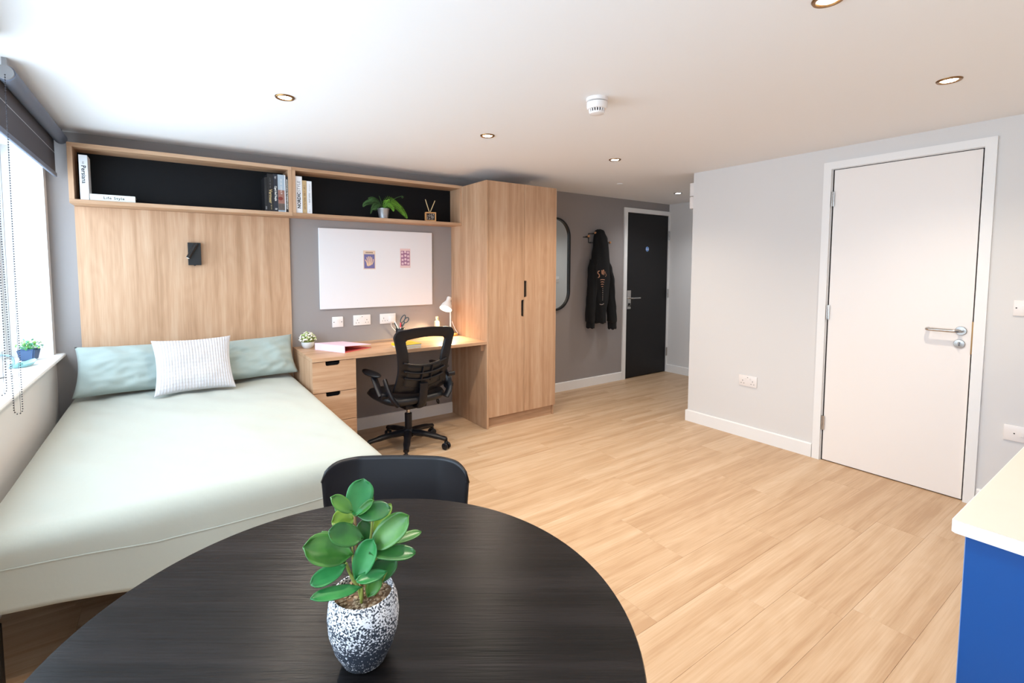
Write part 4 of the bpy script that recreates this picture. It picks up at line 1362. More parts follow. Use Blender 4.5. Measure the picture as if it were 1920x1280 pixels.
# shell: a curved sheet from seat front, up the back (local: chair faces -y towards the table)
bm = NB()
prof = smooth_path([(-0.22, 0.435), (-0.19, 0.452), (-0.08, 0.448), (0.06, 0.440), (0.14, 0.455), (0.185, 0.51), (0.205, 0.60), (0.222, 0.70), (0.238, 0.786)] and [Vector((0, a, b_)) for a, b_ in ((-0.22, 0.435), (-0.19, 0.452), (-0.08, 0.448), (0.06, 0.440), (0.14, 0.455), (0.185, 0.51), (0.205, 0.60), (0.222, 0.70), (0.236, 0.790))], 5)
rows_ = []
np_ = len(prof)
for i, p in enumerate(prof):
    t = i / (np_ - 1)
    hw_ = 0.222 - 0.012 * math.sin(PI * t)
    row = []
    for q in range(49):
        u_ = 2 * q / 48 - 1
        x_ = u_ * hw_
        back = max(0, (t - 0.5) / 0.5)
        wrap = -0.055 * back ** 0.7 * max(0, (abs(u_) - 0.55) / 0.45) ** 1.5 - 0.018 * u_ * u_ * back
        lift = 0.012 * (1 - back) * abs(u_) ** 3
        z_ = p.z + lift
        # rounded top corners
        if t > 0.80:
            zt = 0.773 + 0.004 * (1 - u_ * u_)
            r_ = 0.052
            ex = max(0, abs(x_) - (0.222 - r_))
            ztop = zt - (r_ - math.sqrt(max(0, r_ * r_ - ex * ex)))
            z_ = min(z_, 0.62 + (ztop - 0.62) * min(1, (p.z - 0.62) / (0.790 - 0.62)) if p.z > 0.62 else z_)
        row.append(bm.verts.new((x_, p.y + wrap, z_)))
    rows_.append(row)
for i in range(np_ - 1):
    for q in range(48): bm.faces.new([rows_[i][q], rows_[i][q + 1], rows_[i + 1][q + 1], rows_[i + 1][q]])
o = obj('seat_shell', bm, 'black_plastic', dc, smooth=True, local=True, angle=180)
sm = o.modifiers.new('thickness', 'SOLIDIFY'); sm.thickness = 0.008; sm.offset = 0
for sx in (-1, 1):
    for a, b_ in ((-0.13, -0.19), (0.10, 0.19)):
        bm = NB(); tube(bm, [(sx * 0.14, a, 0.432), (sx * 0.205, b_, 0.0005)], [0.014, 0.010], 12); obj('leg', bm, 'black_metal', dc, smooth=True, local=True)
bm = NB(); box(bm, -0.15, 0.15, -0.14, 0.11, 0.418, 0.434, 0.004, 1); obj('under_frame', bm, 'black_metal', dc, local=True)

# ------------------------------------------------------------------ kitchen run
kw = thing('kitchen_worktop', 'cream kitchen worktop corner at the right edge of the photo', 'worktop', (3.0, -4.02, 0.8785))
bm = NB(); prism(bm, [(1.776, -3.718), (1.771, -3.724), (1.771, YR + 0.0005), (W1 - 0.0005, YR + 0.0005), (W1 - 0.0005, -3.718)], 'z', 0.8785, 0.9015)
obj('worktop_edge', bm, 'worktop_edge', kw)
bm = NB(); prism(bm, [(1.778, -3.7195), (1.7725, -3.7255), (1.7725, YR + 0.001), (W1 - 0.001, YR + 0.001), (W1 - 0.001, -3.7195)], 'z', 0.9016, 0.9026)
obj('worktop_surface', bm, 'worktop', kw)
kc = thing('kitchen_cabinet', 'royal blue end cabinet under the kitchen worktop', 'cabinet', (2.1, -4.04, 0))
bm = NB(); box(bm, 1.787, 1.805, YR + 0.0005, -3.736, 0.0005, 0.878); obj('end_panel', bm, 'blue', kc)
bm = NB(); box(bm, 1.7868, 1.8052, -3.7359, -3.7348, 0.0005, 0.878); obj('edge_strip', bm, 'blue_edge', kc)
bm = NB(); box(bm, 1.8055, 2.40, YR + 0.0005, -3.757, 0.12, 0.878); obj('body', bm, 'blue', kc)
bm = NB(); box(bm, 1.808, 2.398, -3.7565, -3.738, 0.125, 0.872, 0.001, 1); dr_ = obj('cabinet_door', bm, 'blue', kc)
bm = NB(); box(bm, 2.33, 2.342, -3.7375, -3.715, 0.70, 0.84, 0.002, 1); obj('handle', bm, 'chrome', dr_)
bm = NB(); box(bm, 1.8055, 2.40, -3.82, -3.80, 0.0005, 0.1195); obj('plinth', bm, 'blue', kc)
kd = thing('kitchen_cabinet', 'royal blue run of cabinets continuing to the right wall', 'cabinet', (3.4, -4.04, 0))
bm = NB(); box(bm, 2.4005, W1 - 0.0005, YR + 0.0005, -3.757, 0.12, 0.878); obj('body', bm, 'blue', kd)
for k in range(3):
    a = 2.4025 + k * 0.664
    bm = NB(); box(bm, a, a + 0.66, -3.7565, -3.738, 0.125, 0.872, 0.001, 1); dr_ = obj('cabinet_door', bm, 'blue', kd)
    bm = NB(); box(bm, a + 0.59, a + 0.602, -3.7375, -3.715, 0.70, 0.84, 0.002, 1); obj('handle', bm, 'chrome', dr_)
bm = NB(); box(bm, 2.4005, W1 - 0.0005, -3.82, -3.80, 0.0005, 0.1195); obj('plinth', bm, 'blue', kd)

# ------------------------------------------------------------------ plant on the dining table
def speck_mat():
    m = bpy.data.materials.new('speckled_ceramic')
    m.use_nodes = True
    nt = m.node_tree
    b = nt.nodes['Principled BSDF']
    b.inputs['Roughness'].default_value = 0.75
    tc = nt.nodes.new('ShaderNodeTexCoord')
    n1 = nt.nodes.new('ShaderNodeTexNoise'); n1.inputs['Scale'].default_value = 330; n1.inputs['Detail'].default_value = 3
    n2 = nt.nodes.new('ShaderNodeTexNoise'); n2.inputs['Scale'].default_value = 16; n2.inputs['Detail'].default_value = 4
    mp = nt.nodes.new('ShaderNodeMapping'); mp.inputs['Scale'].default_value = (0.5, 0.5, 2.2)
    nt.links.new(tc.outputs['Object'], n1.inputs['Vector'])
    nt.links.new(tc.outputs['Object'], mp.inputs['Vector'])
    nt.links.new(mp.outputs[0], n2.inputs['Vector'])
    sx = nt.nodes.new('ShaderNodeSeparateXYZ'); nt.links.new(tc.outputs['Object'], sx.inputs[0])
    # chalky band on the upper half, dark speckle below
    band = nt.nodes.new('ShaderNodeMapRange'); band.inputs[1].default_value = 0.045; band.inputs[2].default_value = 0.085; band.inputs[3].default_value = -0.075; band.inputs[4].default_value = 0.02
    nt.links.new(sx.outputs['Z'], band.inputs[0])
    a = nt.nodes.new('ShaderNodeMath'); a.operation = 'MULTIPLY_ADD'; a.inputs[1].default_value = 0.45
    nt.links.new(n2.outputs['Fac'], a.inputs[0]); nt.links.new(n1.outputs['Fac'], a.inputs[2])
    a2 = nt.nodes.new('ShaderNodeMath'); a2.operation = 'ADD'
    nt.links.new(a.outputs[0], a2.inputs[0]); nt.links.new(band.outputs[0], a2.inputs[1])
    cr = nt.nodes.new('ShaderNodeValToRGB')
    cr.color_ramp.elements[0].position = 0.70; cr.color_ramp.elements[0].color = rgb(38, 44, 56)
    cr.color_ramp.elements[1].position = 0.77; cr.color_ramp.elements[1].color = rgb(222, 222, 226)
    nt.links.new(a2.outputs[0], cr.inputs[0]); nt.links.new(cr.outputs[0], b.inputs['Base Color'])
    bp = nt.nodes.new('ShaderNodeBump'); bp.inputs['Strength'].default_value = 0.5; bp.inputs['Distance'].default_value = 0.002
    nt.links.new(a.outputs[0], bp.inputs['Height']); nt.links.new(bp.outputs[0], b.inputs['Normal'])
    return m
PX, PY = 0.828, -3.228
pp = thing('potted_plant', 'leafy green plant in a speckled black and white pot on the dining table', 'plant', (PX, PY, TZ))
bm = NB()
lathe(bm, [(0.026, 0.0005), (0.034, 0.004), (0.046, 0.028), (0.0535, 0.055), (0.0555, 0.078), (0.053, 0.100), (0.0485, 0.113), (0.0475, 0.1155), (0.0455, 0.1155), (0.0455, 0.112), (0.047, 0.104), (0.047, 0.095)], (0, 0, 0), 56, close=False)
lathe(bm, [(0.0255, 0.0005), (0.0262, 0.0006)], (0, 0, 0), 56)
bmesh.ops.translate(bm, verts=bm.verts, vec=(0, 0, 0))
obj('pot', bm, speck_mat(), pp, smooth=True, local=True, angle=60)
bm = NB(); lathe(bm, [(0.0468, 0.100), (0.03, 0.1025), (0.004, 0.104)], seg=40); obj('soil', bm, 'soil', pp, local=True)
bm = NB()
rq = random.Random(9)
for k in range(170):
    a, r_ = rq.uniform(0, 2 * PI), 0.044 * math.sqrt(rq.random())
    s = rq.uniform(0.0016, 0.0034)
    bmesh.ops.create_icosphere(bm, subdivisions=1, radius=s, matrix=Matrix.Translation((r_ * math.cos(a), r_ * math.sin(a), 0.1035 + rq.uniform(0, 0.0015))) @ Matrix.Diagonal((1.2, 0.9, 0.8, 1)))
obj('gravel', bm, mat('gravel_stones', rgb(165, 140, 112), 0.8, var=0.5, vscale=120), pp, local=True, kind='stuff')
# leaves and stems: metres around the pot's foot
VR = Vector((0.955, -0.297, 0)).normalized(); VF = Vector((-0.297, -0.955, 0)).normalized()
VU = Vector((0, 0, 1))
def leaf_mat(name, c1, c2):
    m = mat(name, c1, 0.35, spec=0.5)
    nt = m.node_tree; b = nt.nodes['Principled BSDF']
    tc = nt.nodes.new('ShaderNodeTexCoord')
    n = nt.nodes.new('ShaderNodeTexNoise'); n.inputs['Scale'].default_value = 28; n.inputs['Detail'].default_value = 3
    nt.links.new(tc.outputs['Object'], n.inputs['Vector'])
    cr = nt.nodes.new('ShaderNodeValToRGB')
    cr.color_ramp.elements[0].position = 0.35; cr.color_ramp.elements[0].color = c1
    cr.color_ramp.elements[1].position = 0.75; cr.color_ramp.elements[1].color = c2
    nt.links.new(n.outputs['Fac'], cr.inputs[0]); nt.links.new(cr.outputs[0], b.inputs['Base Color'])
    b.inputs['Subsurface Weight'].default_value = 0.0
    return m
LG = leaf_mat('leaf_green', rgb(32, 110, 56), rgb(58, 138, 72))
LD = leaf_mat('leaf_deep_green', rgb(26, 78, 32), rgb(50, 108, 44))
LY = leaf_mat('leaf_lime', rgb(84, 122, 34), rgb(128, 146, 50))
LT = leaf_mat('leaf_mid_green', rgb(46, 100, 38), rgb(80, 130, 52))
def leaf3(base, tip, width, face, m, cup=0.15, bend=0.1, name='leaf'):
    """obovate fleshy leaf between two points; face = direction its upper side looks"""
    base, tip, face = Vector(base), Vector(tip), Vector(face).normalized()
    ax = tip - base
    L_ = ax.length
    t_ = ax / L_
    nrm = (face - t_ * face.dot(t_)).normalized()
    sd = t_.cross(nrm)
    bm = NB()
    nl, nw = 14, 8
    prev = None
    rows = []
    for i in range(nl + 1):
        s = i / nl
        q_ = s ** 1.25
        w = width / 2 * max(0.0, 1 - abs(2 * q_ - 1) ** 2.4) ** 0.62 * (1.0 if s > 0.2 else 0.55 + 2.25 * s)
        if i == nl: w = width * 0.05
        row = []
        for j in range(nw + 1):
            v = 2 * j / nw - 1
            off = cup * width * (v * v) * 0.9 - bend * L_ * (s * s) + 0.02 * width * (1 - abs(v)) * -1
            row.append(bm.verts.new(base + t_ * (s * L_) + sd * (v * w) + nrm * off))
        rows.append(row)
    for i in range(nl):
        for j in range(nw): bm.faces.new([rows[i][j], rows[i][j + 1], rows[i + 1][j + 1], rows[i + 1][j]])
    o = obj(name, bm, m, pp, smooth=True, local=True, angle=180)
    s_ = o.modifiers.new('thickness', 'SOLIDIFY'); s_.thickness = 0.0011
    return o
V, U_, F_ = VR, VU, VF
leaf_list = [
 ((-0.0112,-0.0006,0.2391), (0.0066,0.0084,0.2914), 0.0416, V*.1+U_*.35+F_, LG, 0.1, 0.04),
 ((-0.0162,-0.0052,0.2489), (-0.0461,-0.0060,0.2821), 0.0222, U_*.9+F_*.8, LT, 0.15, 0.12),
 ((0.0186,0.0065,0.2436), (0.0187,0.0170,0.2767), 0.0207, V*1-F_*.2+U_*.2, LY, 0.12, 0.05),
 ((-0.0082,-0.0015,0.2404), (0.0320,-0.0294,0.2541), 0.0302, U_*1+F_*.9, LD, 0.06, 0.2),
 ((-0.0100,0.0075,0.2313), (-0.0428,0.0077,0.2361), 0.0327, U_*.7+F_*.8-V*.3, LY, 0.15, 0.15),
 ((-0.0023,-0.0119,0.2058), (-0.0514,-0.0105,0.2323), 0.0340, U_*.75+F_*.9, LD, 0.06, 0.1),
 ((-0.0179,-0.0026,0.1784), (-0.0859,0.0113,0.2086), 0.0479, U_*.8+F_*.7-V*.1, LT, 0.2, 0.04),
 ((-0.0275,-0.0036,0.1670), (-0.0805,-0.0094,0.1609), 0.0277, U_*1+F_*.6, LG, 0.08, 0.04),
 ((-0.0078,-0.0185,0.1321), (-0.0850,-0.0248,0.1492), 0.0239, U_*1+F_*.35, LG, 0.08, 0.02),
 ((0.0094,-0.0115,0.1837), (0.0636,-0.0335,0.2324), 0.0416, U_*.6+F_*.8-V*.3, LT, 0.14, 0.06),
 ((0.0444,-0.0019,0.1763), (0.0968,-0.0106,0.1864), 0.0176, U_*1+F_*.5, LT, 0.1, 0.08),
 ((0.0044,-0.0183,0.1825), (0.0674,-0.0515,0.1806), 0.0264, U_*1+F_*.55, LD, 0.1, 0.06),
 ((-0.0130,-0.0084,0.1425), (0.0115,-0.0206,0.2055), 0.0353, F_*.9-V*.5+U_*.2, LG, 0.18, 0.03),
 ((0.0090,0.0013,0.1223), (0.0530,-0.0068,0.1557), 0.0378, F_*.8+U_*.6-V*.3, LD, 0.1, 0.06),
 ((0.0279,-0.0302,0.1500), (-0.0185,-0.0297,0.1545), 0.0196, U_*1+F_*.5, LG, 0.12, 0.08),
 ((0.0035,-0.0138,0.1108), (0.0198,-0.0233,0.1449), 0.0214, F_*1-V*.4, LT, 0.22, 0.02),
 ((-0.0077,0.0025,0.2380), (0.0167,-0.0160,0.2630), 0.0151, U_*.6-V*.4+F_*.6, LT, 0.25, -0.06),
 ((0.0102,0.0093,0.1823), (0.0063,0.0190,0.2186), 0.0252, F_*1+V*.3, LD, 0.1, 0.05),
 ((0.0205,0.0080,0.1981), (0.0545,0.0179,0.2344), 0.0202, U_*.9+F_*.6, LY, 0.1, 0.12),
 ((-0.0220,0.0135,0.1573), (-0.0511,0.0378,0.2091), 0.0227, U_*.8+F_*.8, LT, 0.1, 0.1),
 ((-0.0076,0.0151,0.2298), (-0.0318,0.0315,0.2502), 0.0202, U_*.8+F_*.8, LD, 0.1, 0.1),
 ((0.0122,0.0086,0.1581), (0.0495,0.0006,0.1734), 0.0277, U_*.7+F_*.8, LD, 0.1, 0.08),
]
for b_, t_, w, fc, m, cu_, be in leaf_list:
    leaf3(b_, t_, w, fc, m, cu_, be)
def stem(pts, r0, r1, m='stem'):
    P = smooth_path(pts, 5)
    bm = NB(); tube(bm, P, [r0 + (r1 - r0) * i / (len(P) - 1) for i in range(len(P))], 8)
    obj('stem', bm, m, pp, smooth=True, local=True)
ST2 = mat('stem_brown', rgb(128, 98, 62), 0.6)
stem([(-0.0040,-0.0092,0.0994), (-0.0109,-0.0090,0.1293), (-0.0180,-0.0046,0.1423), (-0.0259,0.0001,0.1683)], 0.0030, 0.0020)
stem([(-0.0033,-0.0031,0.0955), (-0.0044,-0.0049,0.1373), (-0.0088,-0.0013,0.1759), (-0.0112,-0.0006,0.2122), (-0.0109,-0.0006,0.2416)], 0.0032, 0.0022, ST2)
stem([(0.0072,-0.0023,0.0907), (0.0039,-0.0034,0.1464), (0.0129,0.0021,0.1849), (0.0175,0.0048,0.2137), (0.0191,0.0064,0.2479)], 0.0028, 0.0016)
stem([(-0.0162,-0.0031,0.1434), (-0.0164,-0.0031,0.1743), (-0.0163,-0.0010,0.1962)], 0.0020, 0.0014)
stem([(-0.0271,-0.0038,0.1670), (-0.0228,-0.0051,0.1534), (-0.0130,-0.0084,0.1400)], 0.0014, 0.0016)
stem([(0.0018,-0.0090,0.1399), (0.0066,-0.0148,0.1645), (0.0074,-0.0150,0.1849)], 0.0018, 0.0014)
stem([(0.0033,-0.0011,0.1402), (0.0291,-0.0032,0.1689), (0.0461,-0.0046,0.1797)], 0.0016, 0.0012)
stem([(-0.0075,-0.0123,0.1014), (-0.0078,-0.0164,0.1194), (-0.0078,-0.0185,0.1321)], 0.0024, 0.0018)
stem([(0.0166,-0.0054,0.1006), (0.0245,-0.0207,0.1325), (0.0279,-0.0302,0.1500)], 0.0016, 0.0012)

# ------------------------------------------------------------------ things on the desk
DZ0 = HD + 0.0004
fp = thing('flower_pot', 'round white pot of tiny cream flowers on the left end of the desk', 'plant', (1.449, -0.115, DZ0))
bm = NB(); lathe(bm, [(0.028, 0), (0.040, 0.012), (0.0475, 0.032), (0.046, 0.048), (0.041, 0.056), (0.038, 0.056)], seg=32); obj('pot', bm, mat('pale_stone_pot', rgb(205, 205, 205), 0.6, var=0.05), fp, smooth=True, local=True)
rq = random.Random(21)
fl_m = [mat('petal_cream', rgb(236, 230, 220), 0.8), mat('petal_green', rgb(172, 190, 120), 0.8), mat('leaf_olive', rgb(110, 120, 60), 0.8)]
for q, cnt in ((0, 150), (1, 60), (2, 60)):
    bm = NB()
    for k in range(cnt):
        a = rq.uniform(0, 2 * PI); e_ = math.asin(rq.uniform(-0.05, 1))
        r_ = 0.060 * rq.uniform(0.86, 1.02) if q < 2 else 0.054
        c = Vector((r_ * math.cos(a) * math.cos(e_), r_ * math.sin(a) * math.cos(e_), 0.062 + r_ * 1.02 * math.sin(e_)))
        bmesh.ops.create_icosphere(bm, subdivisions=1, radius=rq.uniform(0.0045, 0.0075), matrix=Matrix.Translation(c))
    obj('blossoms' if q < 2 else 'foliage', bm, fl_m[q], fp, local=True, kind='stuff')
bm = NB(); ball(bm, (0, 0, 0.066), 0.050, 18, 12, (1, 1, 0.95)); obj('flower_core', bm, fl_m[2], fp, smooth=True, local=True)

pk = mat('pink_card', rgb(232, 205, 226), 0.55)
pk_in = mat('rose_inside', rgb(205, 92, 92), 0.6)
bn = thing('ring_binder', 'pale pink ring binder lying on the desk', 'binder', (1.545, -0.36, DZ0), math.atan2(-0.889, 0.457))
Lb, Wb, Tb = 0.306, 0.272, 0.050   # local x along the spine, +y across the covers
def slab(bm, pts, x0, x1): prism(bm, pts, 'x', x0, x1)
bm = NB(); slab(bm, [(0, 0), (0.0035, 0), (0.0035, Tb), (0, Tb)], -Lb / 2, Lb / 2); obj('spine', bm, pk, bn, local=True)
bm = NB(); slab(bm, [(0.0036, 0.0), (Wb, 0.0), (Wb, 0.003), (0.0036, 0.003)], -Lb / 2, Lb / 2); obj('lower_cover', bm, pk_in, bn, local=True)
bm = NB(); slab(bm, [(0.0036, Tb - 0.003), (Wb, 0.024), (Wb, 0.027), (0.0036, Tb)], -Lb / 2, Lb / 2); obj('upper_cover', bm, pk, bn, local=True)
bm = NB(); slab(bm, [(0.0037, Tb - 0.0036), (Wb - 0.001, 0.0232), (Wb - 0.001, 0.0238), (0.0037, Tb - 0.0031)], -Lb / 2 + 0.001, Lb / 2 - 0.001); obj('cover_lining', bm, pk_in, bn, local=True)
bm = NB(); slab(bm, [(-0.0004, 0.012), (-0.0001, 0.012), (-0.0001, 0.038), (-0.0004, 0.038)], -0.08, 0.03); obj('spine_label', bm, mat('label_white', rgb(235, 232, 238), 0.6), bn, local=True)
bm = NB()
for k in range(6): slab(bm, [(-0.0007, 0.016), (-0.0004, 0.016), (-0.0004, 0.034), (-0.0007, 0.034)], -0.07 + k * 0.011, -0.0685 + k * 0.011)
obj('label_lines', bm, mat('label_line', rgb(190, 200, 195), 0.6), bn, local=True)
bm = NB()
for r_ in (-0.04, 0.04):
    tube(bm, [(r_ + 0.012 * 0, 0.06 + 0.018 * math.cos(a), 0.006 + 0.020 * abs(math.sin(a))) for a in [PI * k / 10 for k in range(11)]], 0.0015, 6)
obj('ring', bm, 'chrome', bn, local=True, smooth=True)

yl_m = mat('yellow_cover', rgb(232, 200, 36), 0.5)
nb = thing('notebook', 'white notebook lying under the yellow book on the desk', 'notebook', (2.09, -0.51, DZ0), R(4))
bm = NB(); box(bm, -0.078, 0.078, -0.085, 0.085, 0, 0.013, 0.001, 1); obj('page_block', bm, paper, nb, local=True)
bm = NB(); box(bm, -0.079, 0.079, -0.086, 0.086, 0.0131, 0.0145); obj('cover', bm, cov_white, nb, local=True)
yb = thing('yellow_book', 'yellow covered book on the desk behind the office chair', 'book', (2.088, -0.508, DZ0 + 0.0149), R(5))
bm = NB(); prism(bm, [(-0.085, 0), (0.085, 0), (0.085, 0.002), (-0.083, 0.002), (-0.083, 0.016), (0.085, 0.016), (0.085, 0.018), (-0.085, 0.018)], 'y', -0.086, 0.086)
obj('cover', bm, yl_m, yb, local=True)
bm = NB(); box(bm, -0.0825, 0.083, -0.084, 0.084, 0.0022, 0.0158); obj('pages', bm, mat('white_pages', rgb(228, 222, 222), 0.8), yb, local=True)
bm = NB()
for k in range(6): box(bm, -0.05 + k * 0.018, -0.041 + k * 0.018, -0.012, 0.0, 0.0181, 0.0184)
obj('lettering', bm, ink_brown, yb, local=True)

# pen pot with scissors and pens
PCX, PCY = 2.205, -0.115
pt = thing('pen_pot', 'dark pen pot on the desk behind the chair back', 'pen pot', (PCX, PCY, DZ0))
bm = NB(); lathe(bm, [(0.036, 0.003), (0.036, 0.098), (0.0385, 0.10), (0.040, 0.098), (0.040, 0.0), (0.0, 0.0)][:5], seg=32, close=False); lathe(bm, [(0.039, 0), (0.039, 0.003)], seg=32); obj('cup', bm, 'black_plastic', pt, smooth=True, local=True)
def pen(label, foot, tip, m, cap_m, name='pen'):
    t = thing(name, label, 'pen', foot)
    d = Vector(tip) - Vector(foot)
    bm = NB(); tube(bm, [foot, Vector(foot) + d * 0.72], 0.0042, 10); obj('barrel', bm, m, t, smooth=True)
    bm = NB(); tube(bm, [Vector(foot) + d * 0.721, Vector(foot) + d * 0.97, tip], [0.0050, 0.0050, 0.003], 10); obj('cap', bm, cap_m, t, smooth=True)
zf = DZ0 + 0.006
pen('white pen leaning left in the pen pot', (PCX + 0.026, PCY + 0.002, zf), (PCX - 0.054, PCY - 0.004, DZ0 + 0.165), cov_white, cov_white)
pen('dark green pen in the pen pot next to the white pen', (PCX + 0.018, PCY + 0.020, zf), (PCX - 0.048, PCY + 0.012, DZ0 + 0.148), mat('pen_green', rgb(40, 82, 60), 0.4), mat('pen_green_cap', rgb(30, 60, 46), 0.4))
pen('red capped pen in the pen pot', (PCX - 0.012, PCY - 0.004, zf), (PCX - 0.010, PCY - 0.028, DZ0 + 0.150), cov_white, mat('pen_red', rgb(214, 50, 70), 0.4))
pen('pale pen leaning right in the pen pot', (PCX - 0.010, PCY + 0.0305, zf), (PCX + 0.026, PCY + 0.027, DZ0 + 0.142), mat('pen_pale', rgb(215, 205, 190), 0.4), mat('pen_pale_cap', rgb(60, 56, 50), 0.4))
scs = thing('scissors', 'scissors with dark teal handles standing in the pen pot', 'scissors', (PCX, PCY, zf))
teal = mat('dark_teal_plastic', rgb(28, 60, 76), 0.35)
bm = NB(); tube(bm, [(PCX - 0.006, PCY - 0.012, zf), (PCX + 0.010, PCY - 0.016, DZ0 + 0.125)], [0.002, 0.006], 8, flat=0.3)
tube(bm, [(PCX + 0.002, PCY - 0.009, zf), (PCX + 0.004, PCY - 0.013, DZ0 + 0.125)], [0.002, 0.006], 8, flat=0.3)
obj('blades', bm, 'chrome', scs, smooth=True)
def loop(c, rx, rz, tilt):
    P = []
    for k in range(25):
        a = 2 * PI * k / 24
        x_, z_ = rx * math.cos(a), rz * math.sin(a)
        P.append((c[0] + x_ * math.cos(tilt) - z_ * math.sin(tilt), c[1], c[2] + x_ * math.sin(tilt) + z_ * math.cos(tilt)))
    bm = NB(); tube(bm, P, 0.0042, 8); return bm
bm = loop((PCX + 0.016, PCY - 0.018, DZ0 + 0.180), 0.016, 0.036, R(-32))
tube(bm, [(PCX + 0.006, PCY - 0.014, DZ0 + 0.115), (PCX + 0.002, PCY - 0.018, DZ0 + 0.152)], 0.006, 8); obj('handle', bm, teal, scs, smooth=True)
bm = loop((PCX + 0.048, PCY - 0.018, DZ0 + 0.168), 0.016, 0.026, R(-40))
tube(bm, [(PCX + 0.012, PCY - 0.014, DZ0 + 0.115), (PCX + 0.032, PCY - 0.018, DZ0 + 0.150)], 0.006, 8); obj('handle', bm, teal, scs, smooth=True)

gb = thing('glass_bottle', 'small pale glass bottle standing on the desk near the lamp', 'bottle', (2.58, -0.06, DZ0))
gl2 = mat('frosted_glass', rgb(225, 215, 185), 0.25, alpha=0.55)
bm = NB(); lathe(bm, [(0.024, 0), (0.025, 0.004), (0.025, 0.125), (0.021, 0.133), (0.0125, 0.137), (0.0125, 0.145)], seg=28); obj('bottle_body', bm, gl2, gb, smooth=True, local=True)
bm = NB(); lathe(bm, [(0.0135, 0.1455), (0.0135, 0.172), (0.011, 0.175)], seg=24); obj('stopper', bm, mat('pale_cap', rgb(225, 215, 180), 0.4), gb, smooth=True, local=True)
bm = NB(); box(bm, -0.0025, 0.0035, -0.0142, -0.0132, 0.148, 0.166); obj('dark_stripe', bm, mat('olive_mark', rgb(90, 80, 40), 0.5), gb, local=True)

# desk lamp
dl = thing('desk_lamp', 'small white desk lamp lit at the wardrobe end of the desk', 'lamp', (2.690, -0.115, DZ0))
bm = NB(); lathe(bm, [(0.066, 0), (0.068, 0.004), (0.068, 0.015), (0.064, 0.019)], seg=40); obj('base', bm, mat('lamp_base_wood', rgb(205, 150, 80), 0.45), dl, smooth=True, local=True, label='round wooden base')
bm = NB(); tube(bm, [(0, 0, 0.019), (0, 0, 0.285)], 0.0065, 12); obj('post', bm, 'white_plastic', dl, smooth=True, local=True)
axis = Vector((-0.062, -0.040, -0.105)).normalized()
cap_c = Vector((-0.012, -0.006, 0.350))
qm = Vector((0, 0, 1)).rotation_difference(axis).to_matrix().to_4x4()
prof_s = [(0.012, 0.0), (0.0195, 0.004), (0.0215, 0.012), (0.0215, 0.042), (0.025, 0.050), (0.042, 0.078), (0.0545, 0.112), (0.0565, 0.124)]
bm = NB()
lathe(bm, prof_s + [(0.0553, 0.124), (0.0530, 0.112), (0.0405, 0.079), (0.0235, 0.052), (0.019, 0.045), (0.002, 0.044)], cap_c, 36, close=False, mtx=qm)
obj('shade', bm, 'white_plastic', dl, smooth=True, local=True, angle=60)
bm = NB(); tube(bm, [(0, 0, 0.275), (0, 0, 0.30), cap_c + axis * 0.02], 0.008, 10); obj('swivel', bm, 'white_plastic', dl, smooth=True, local=True)
bulb_m = emis('bulb_glow', (1.0, 0.84, 0.60, 1), 30)
bm = NB(); c = cap_c + axis * 0.088; ball(bm, c, 0.024, 18, 12); obj('bulb', bm, bulb_m, dl, smooth=True, local=True)
ll = bpy.data.lights.new('bulb_light', 'SPOT'); ll.energy = 24; ll.color = (1.0, 0.76, 0.46); ll.spot_size = R(125); ll.spot_blend = 0.5; ll.shadow_soft_size = 0.025
lo = bpy.data.objects.new('bulb_light', ll); COL.objects.link(lo); lo.parent = dl
lo.location = cap_c + axis * 0.115
lo.rotation_euler = Vector((0, 0, -1)).rotation_difference(axis).to_euler()
bm = NB(); tube(bm, smooth_path([(0.012, -0.004, 0.13), (0.035, -0.02, 0.06), (0.062, -0.03, 0.01), (0.060, 0.02, 0.004), (-0.02, 0.085, 0.004), (-0.15, 0.088, 0.004), (-0.30, 0.092, 0.004), (-0.42, 0.095, 0.02), (-0.52, 0.100, 0.10), (-0.525, 0.090, 0.165)], 6), 0.0028, 8); obj('power_cord', bm, 'white_plastic', dl, smooth=True, local=True)

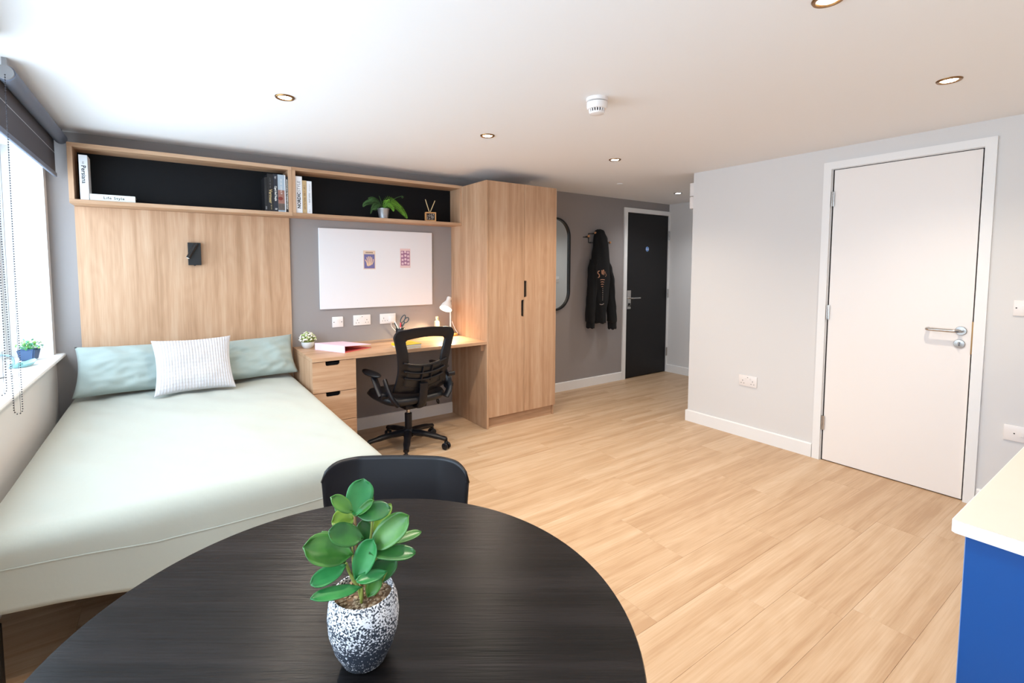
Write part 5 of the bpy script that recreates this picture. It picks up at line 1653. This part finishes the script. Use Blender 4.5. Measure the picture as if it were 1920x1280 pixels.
# ------------------------------------------------------------------ things on the window sill
SZ1 = SILL + 0.0005
sp = thing('sill_plant', 'little green plant in a blue square pot on the window sill', 'plant', (-0.082, -0.215, SZ1), R(-12))
bm = NB()
bmesh.ops.create_cube(bm, size=1)
for v in bm.verts:
    w = 0.030 if v.co.z < 0 else 0.041
    v.co = Vector((v.co.x * 2 * w, v.co.y * 2 * w, (v.co.z + 0.5) * 0.066))
bmesh.ops.bevel(bm, geom=bm.edges[:], offset=0.006, segments=2, affect='EDGES')
obj('pot', bm, mat('slate_blue_ceramic', rgb(62, 88, 124), 0.5), sp, smooth=True, local=True)
sg_m = [mat('sill_leaf_green', rgb(92, 168, 92), 0.6), mat('sill_leaf_lime', rgb(160, 205, 110), 0.6), mat('sill_leaf_teal', rgb(96, 165, 140), 0.6)]
rq = random.Random(31)
for q in range(3):
    bm = NB()
    for k in range(70):
        a = rq.uniform(0, 2 * PI); e_ = math.asin(rq.uniform(0.0, 1)); r_ = rq.uniform(0.022, 0.060)
        c = Vector((r_ * 1.05 * math.cos(a) * math.cos(e_), r_ * 1.05 * math.sin(a) * math.cos(e_), 0.064 + r_ * 0.98 * math.sin(e_)))
        s = rq.uniform(0.006, 0.010)
        d1 = Vector((rq.uniform(-1, 1), rq.uniform(-1, 1), rq.uniform(-.4, 1))).normalized(); d2 = d1.cross(Vector((0.3, 0.5, 0.8))).normalized()
        v = [bm.verts.new(c), bm.verts.new(c + d1 * s + d2 * s * .6), bm.verts.new(c + d1 * s * 2), bm.verts.new(c + d1 * s - d2 * s * .6)]
        bm.faces.new(v)
    obj('leaves', bm, sg_m[q], sp, local=True, kind='stuff')
bm = NB()
for k in range(14):
    a = rq.uniform(0, 2 * PI); r_ = rq.uniform(0.01, 0.045)
    tube(bm, [(0, 0, 0.05), (r_ * math.cos(a), r_ * math.sin(a), 0.105 - r_ * 0.5)], 0.0012, 5)
obj('stems', bm, sg_m[0], sp, local=True)
dsh = thing('glass_dish', 'pale teal leaf-shaped glass dish on the window sill', 'dish', (-0.075, -0.45, SZ1), R(62))
tg = mat('teal_glass', rgb(150, 200, 200), 0.1, alpha=0.75)
bm = NB()
rows_ = []
for (s, z_) in ((0.55, 0.0), (0.8, 0.004), (1.0, 0.018), (0.97, 0.0185), (0.75, 0.008), (0.3, 0.0045)):
    row = []
    for k in range(28):
        a = 2 * PI * k / 28
        rx = 0.052 if math.cos(a) < 0 else 0.092
        row.append(bm.verts.new((rx * s * math.copysign(abs(math.cos(a)) ** 1.2, math.cos(a)), 0.042 * s * math.sin(a), z_ + (0.012 * (math.cos(a) ** 6) * s if math.cos(a) > 0 and z_ > 0.01 else 0))))
    rows_.append(row)
for i in range(5):
    for k in range(28):
        j = (k + 1) % 28
        bm.faces.new([rows_[i][k], rows_[i][j], rows_[i + 1][j], rows_[i + 1][k]])
bm.faces.new(rows_[0][::-1]); bm.faces.new(rows_[-1])
obj('dish_bowl', bm, tg, dsh, smooth=True, local=True)
bm = NB(); ball(bm, (-0.012, 0, 0.016), 0.017, 16, 10, (1.2, 1, 0.6)); obj('dish_centre', bm, mat('teal_glass_dark', rgb(120, 178, 175), 0.15), dsh, smooth=True, local=True)
vs_ = thing('sill_vase', 'white rounded vase at the left edge on the window sill', 'vase', (-0.118, -0.74, SZ1))
bm = NB(); lathe(bm, [(0.030, 0), (0.046, 0.006), (0.058, 0.035), (0.052, 0.07), (0.030, 0.098), (0.022, 0.112), (0.025, 0.120), (0.021, 0.120)], seg=32); obj('vase_body', bm, mat('white_glaze', rgb(228, 234, 240), 0.25), vs_, smooth=True, local=True)
bm = NB(); tube(bm, smooth_path([(0.05, 0.02, 0.035), (0.07, 0.03, 0.06), (0.06, 0.03, 0.095), (0.024, 0.01, 0.108)], 5), 0.005, 8); obj('vase_handle', bm, mat('blue_glaze', rgb(150, 185, 205), 0.3), vs_, smooth=True, local=True)
for o in [o for o in bpy.data.objects if o.name.startswith('drawer_tmp')]: bpy.data.objects.remove(o)
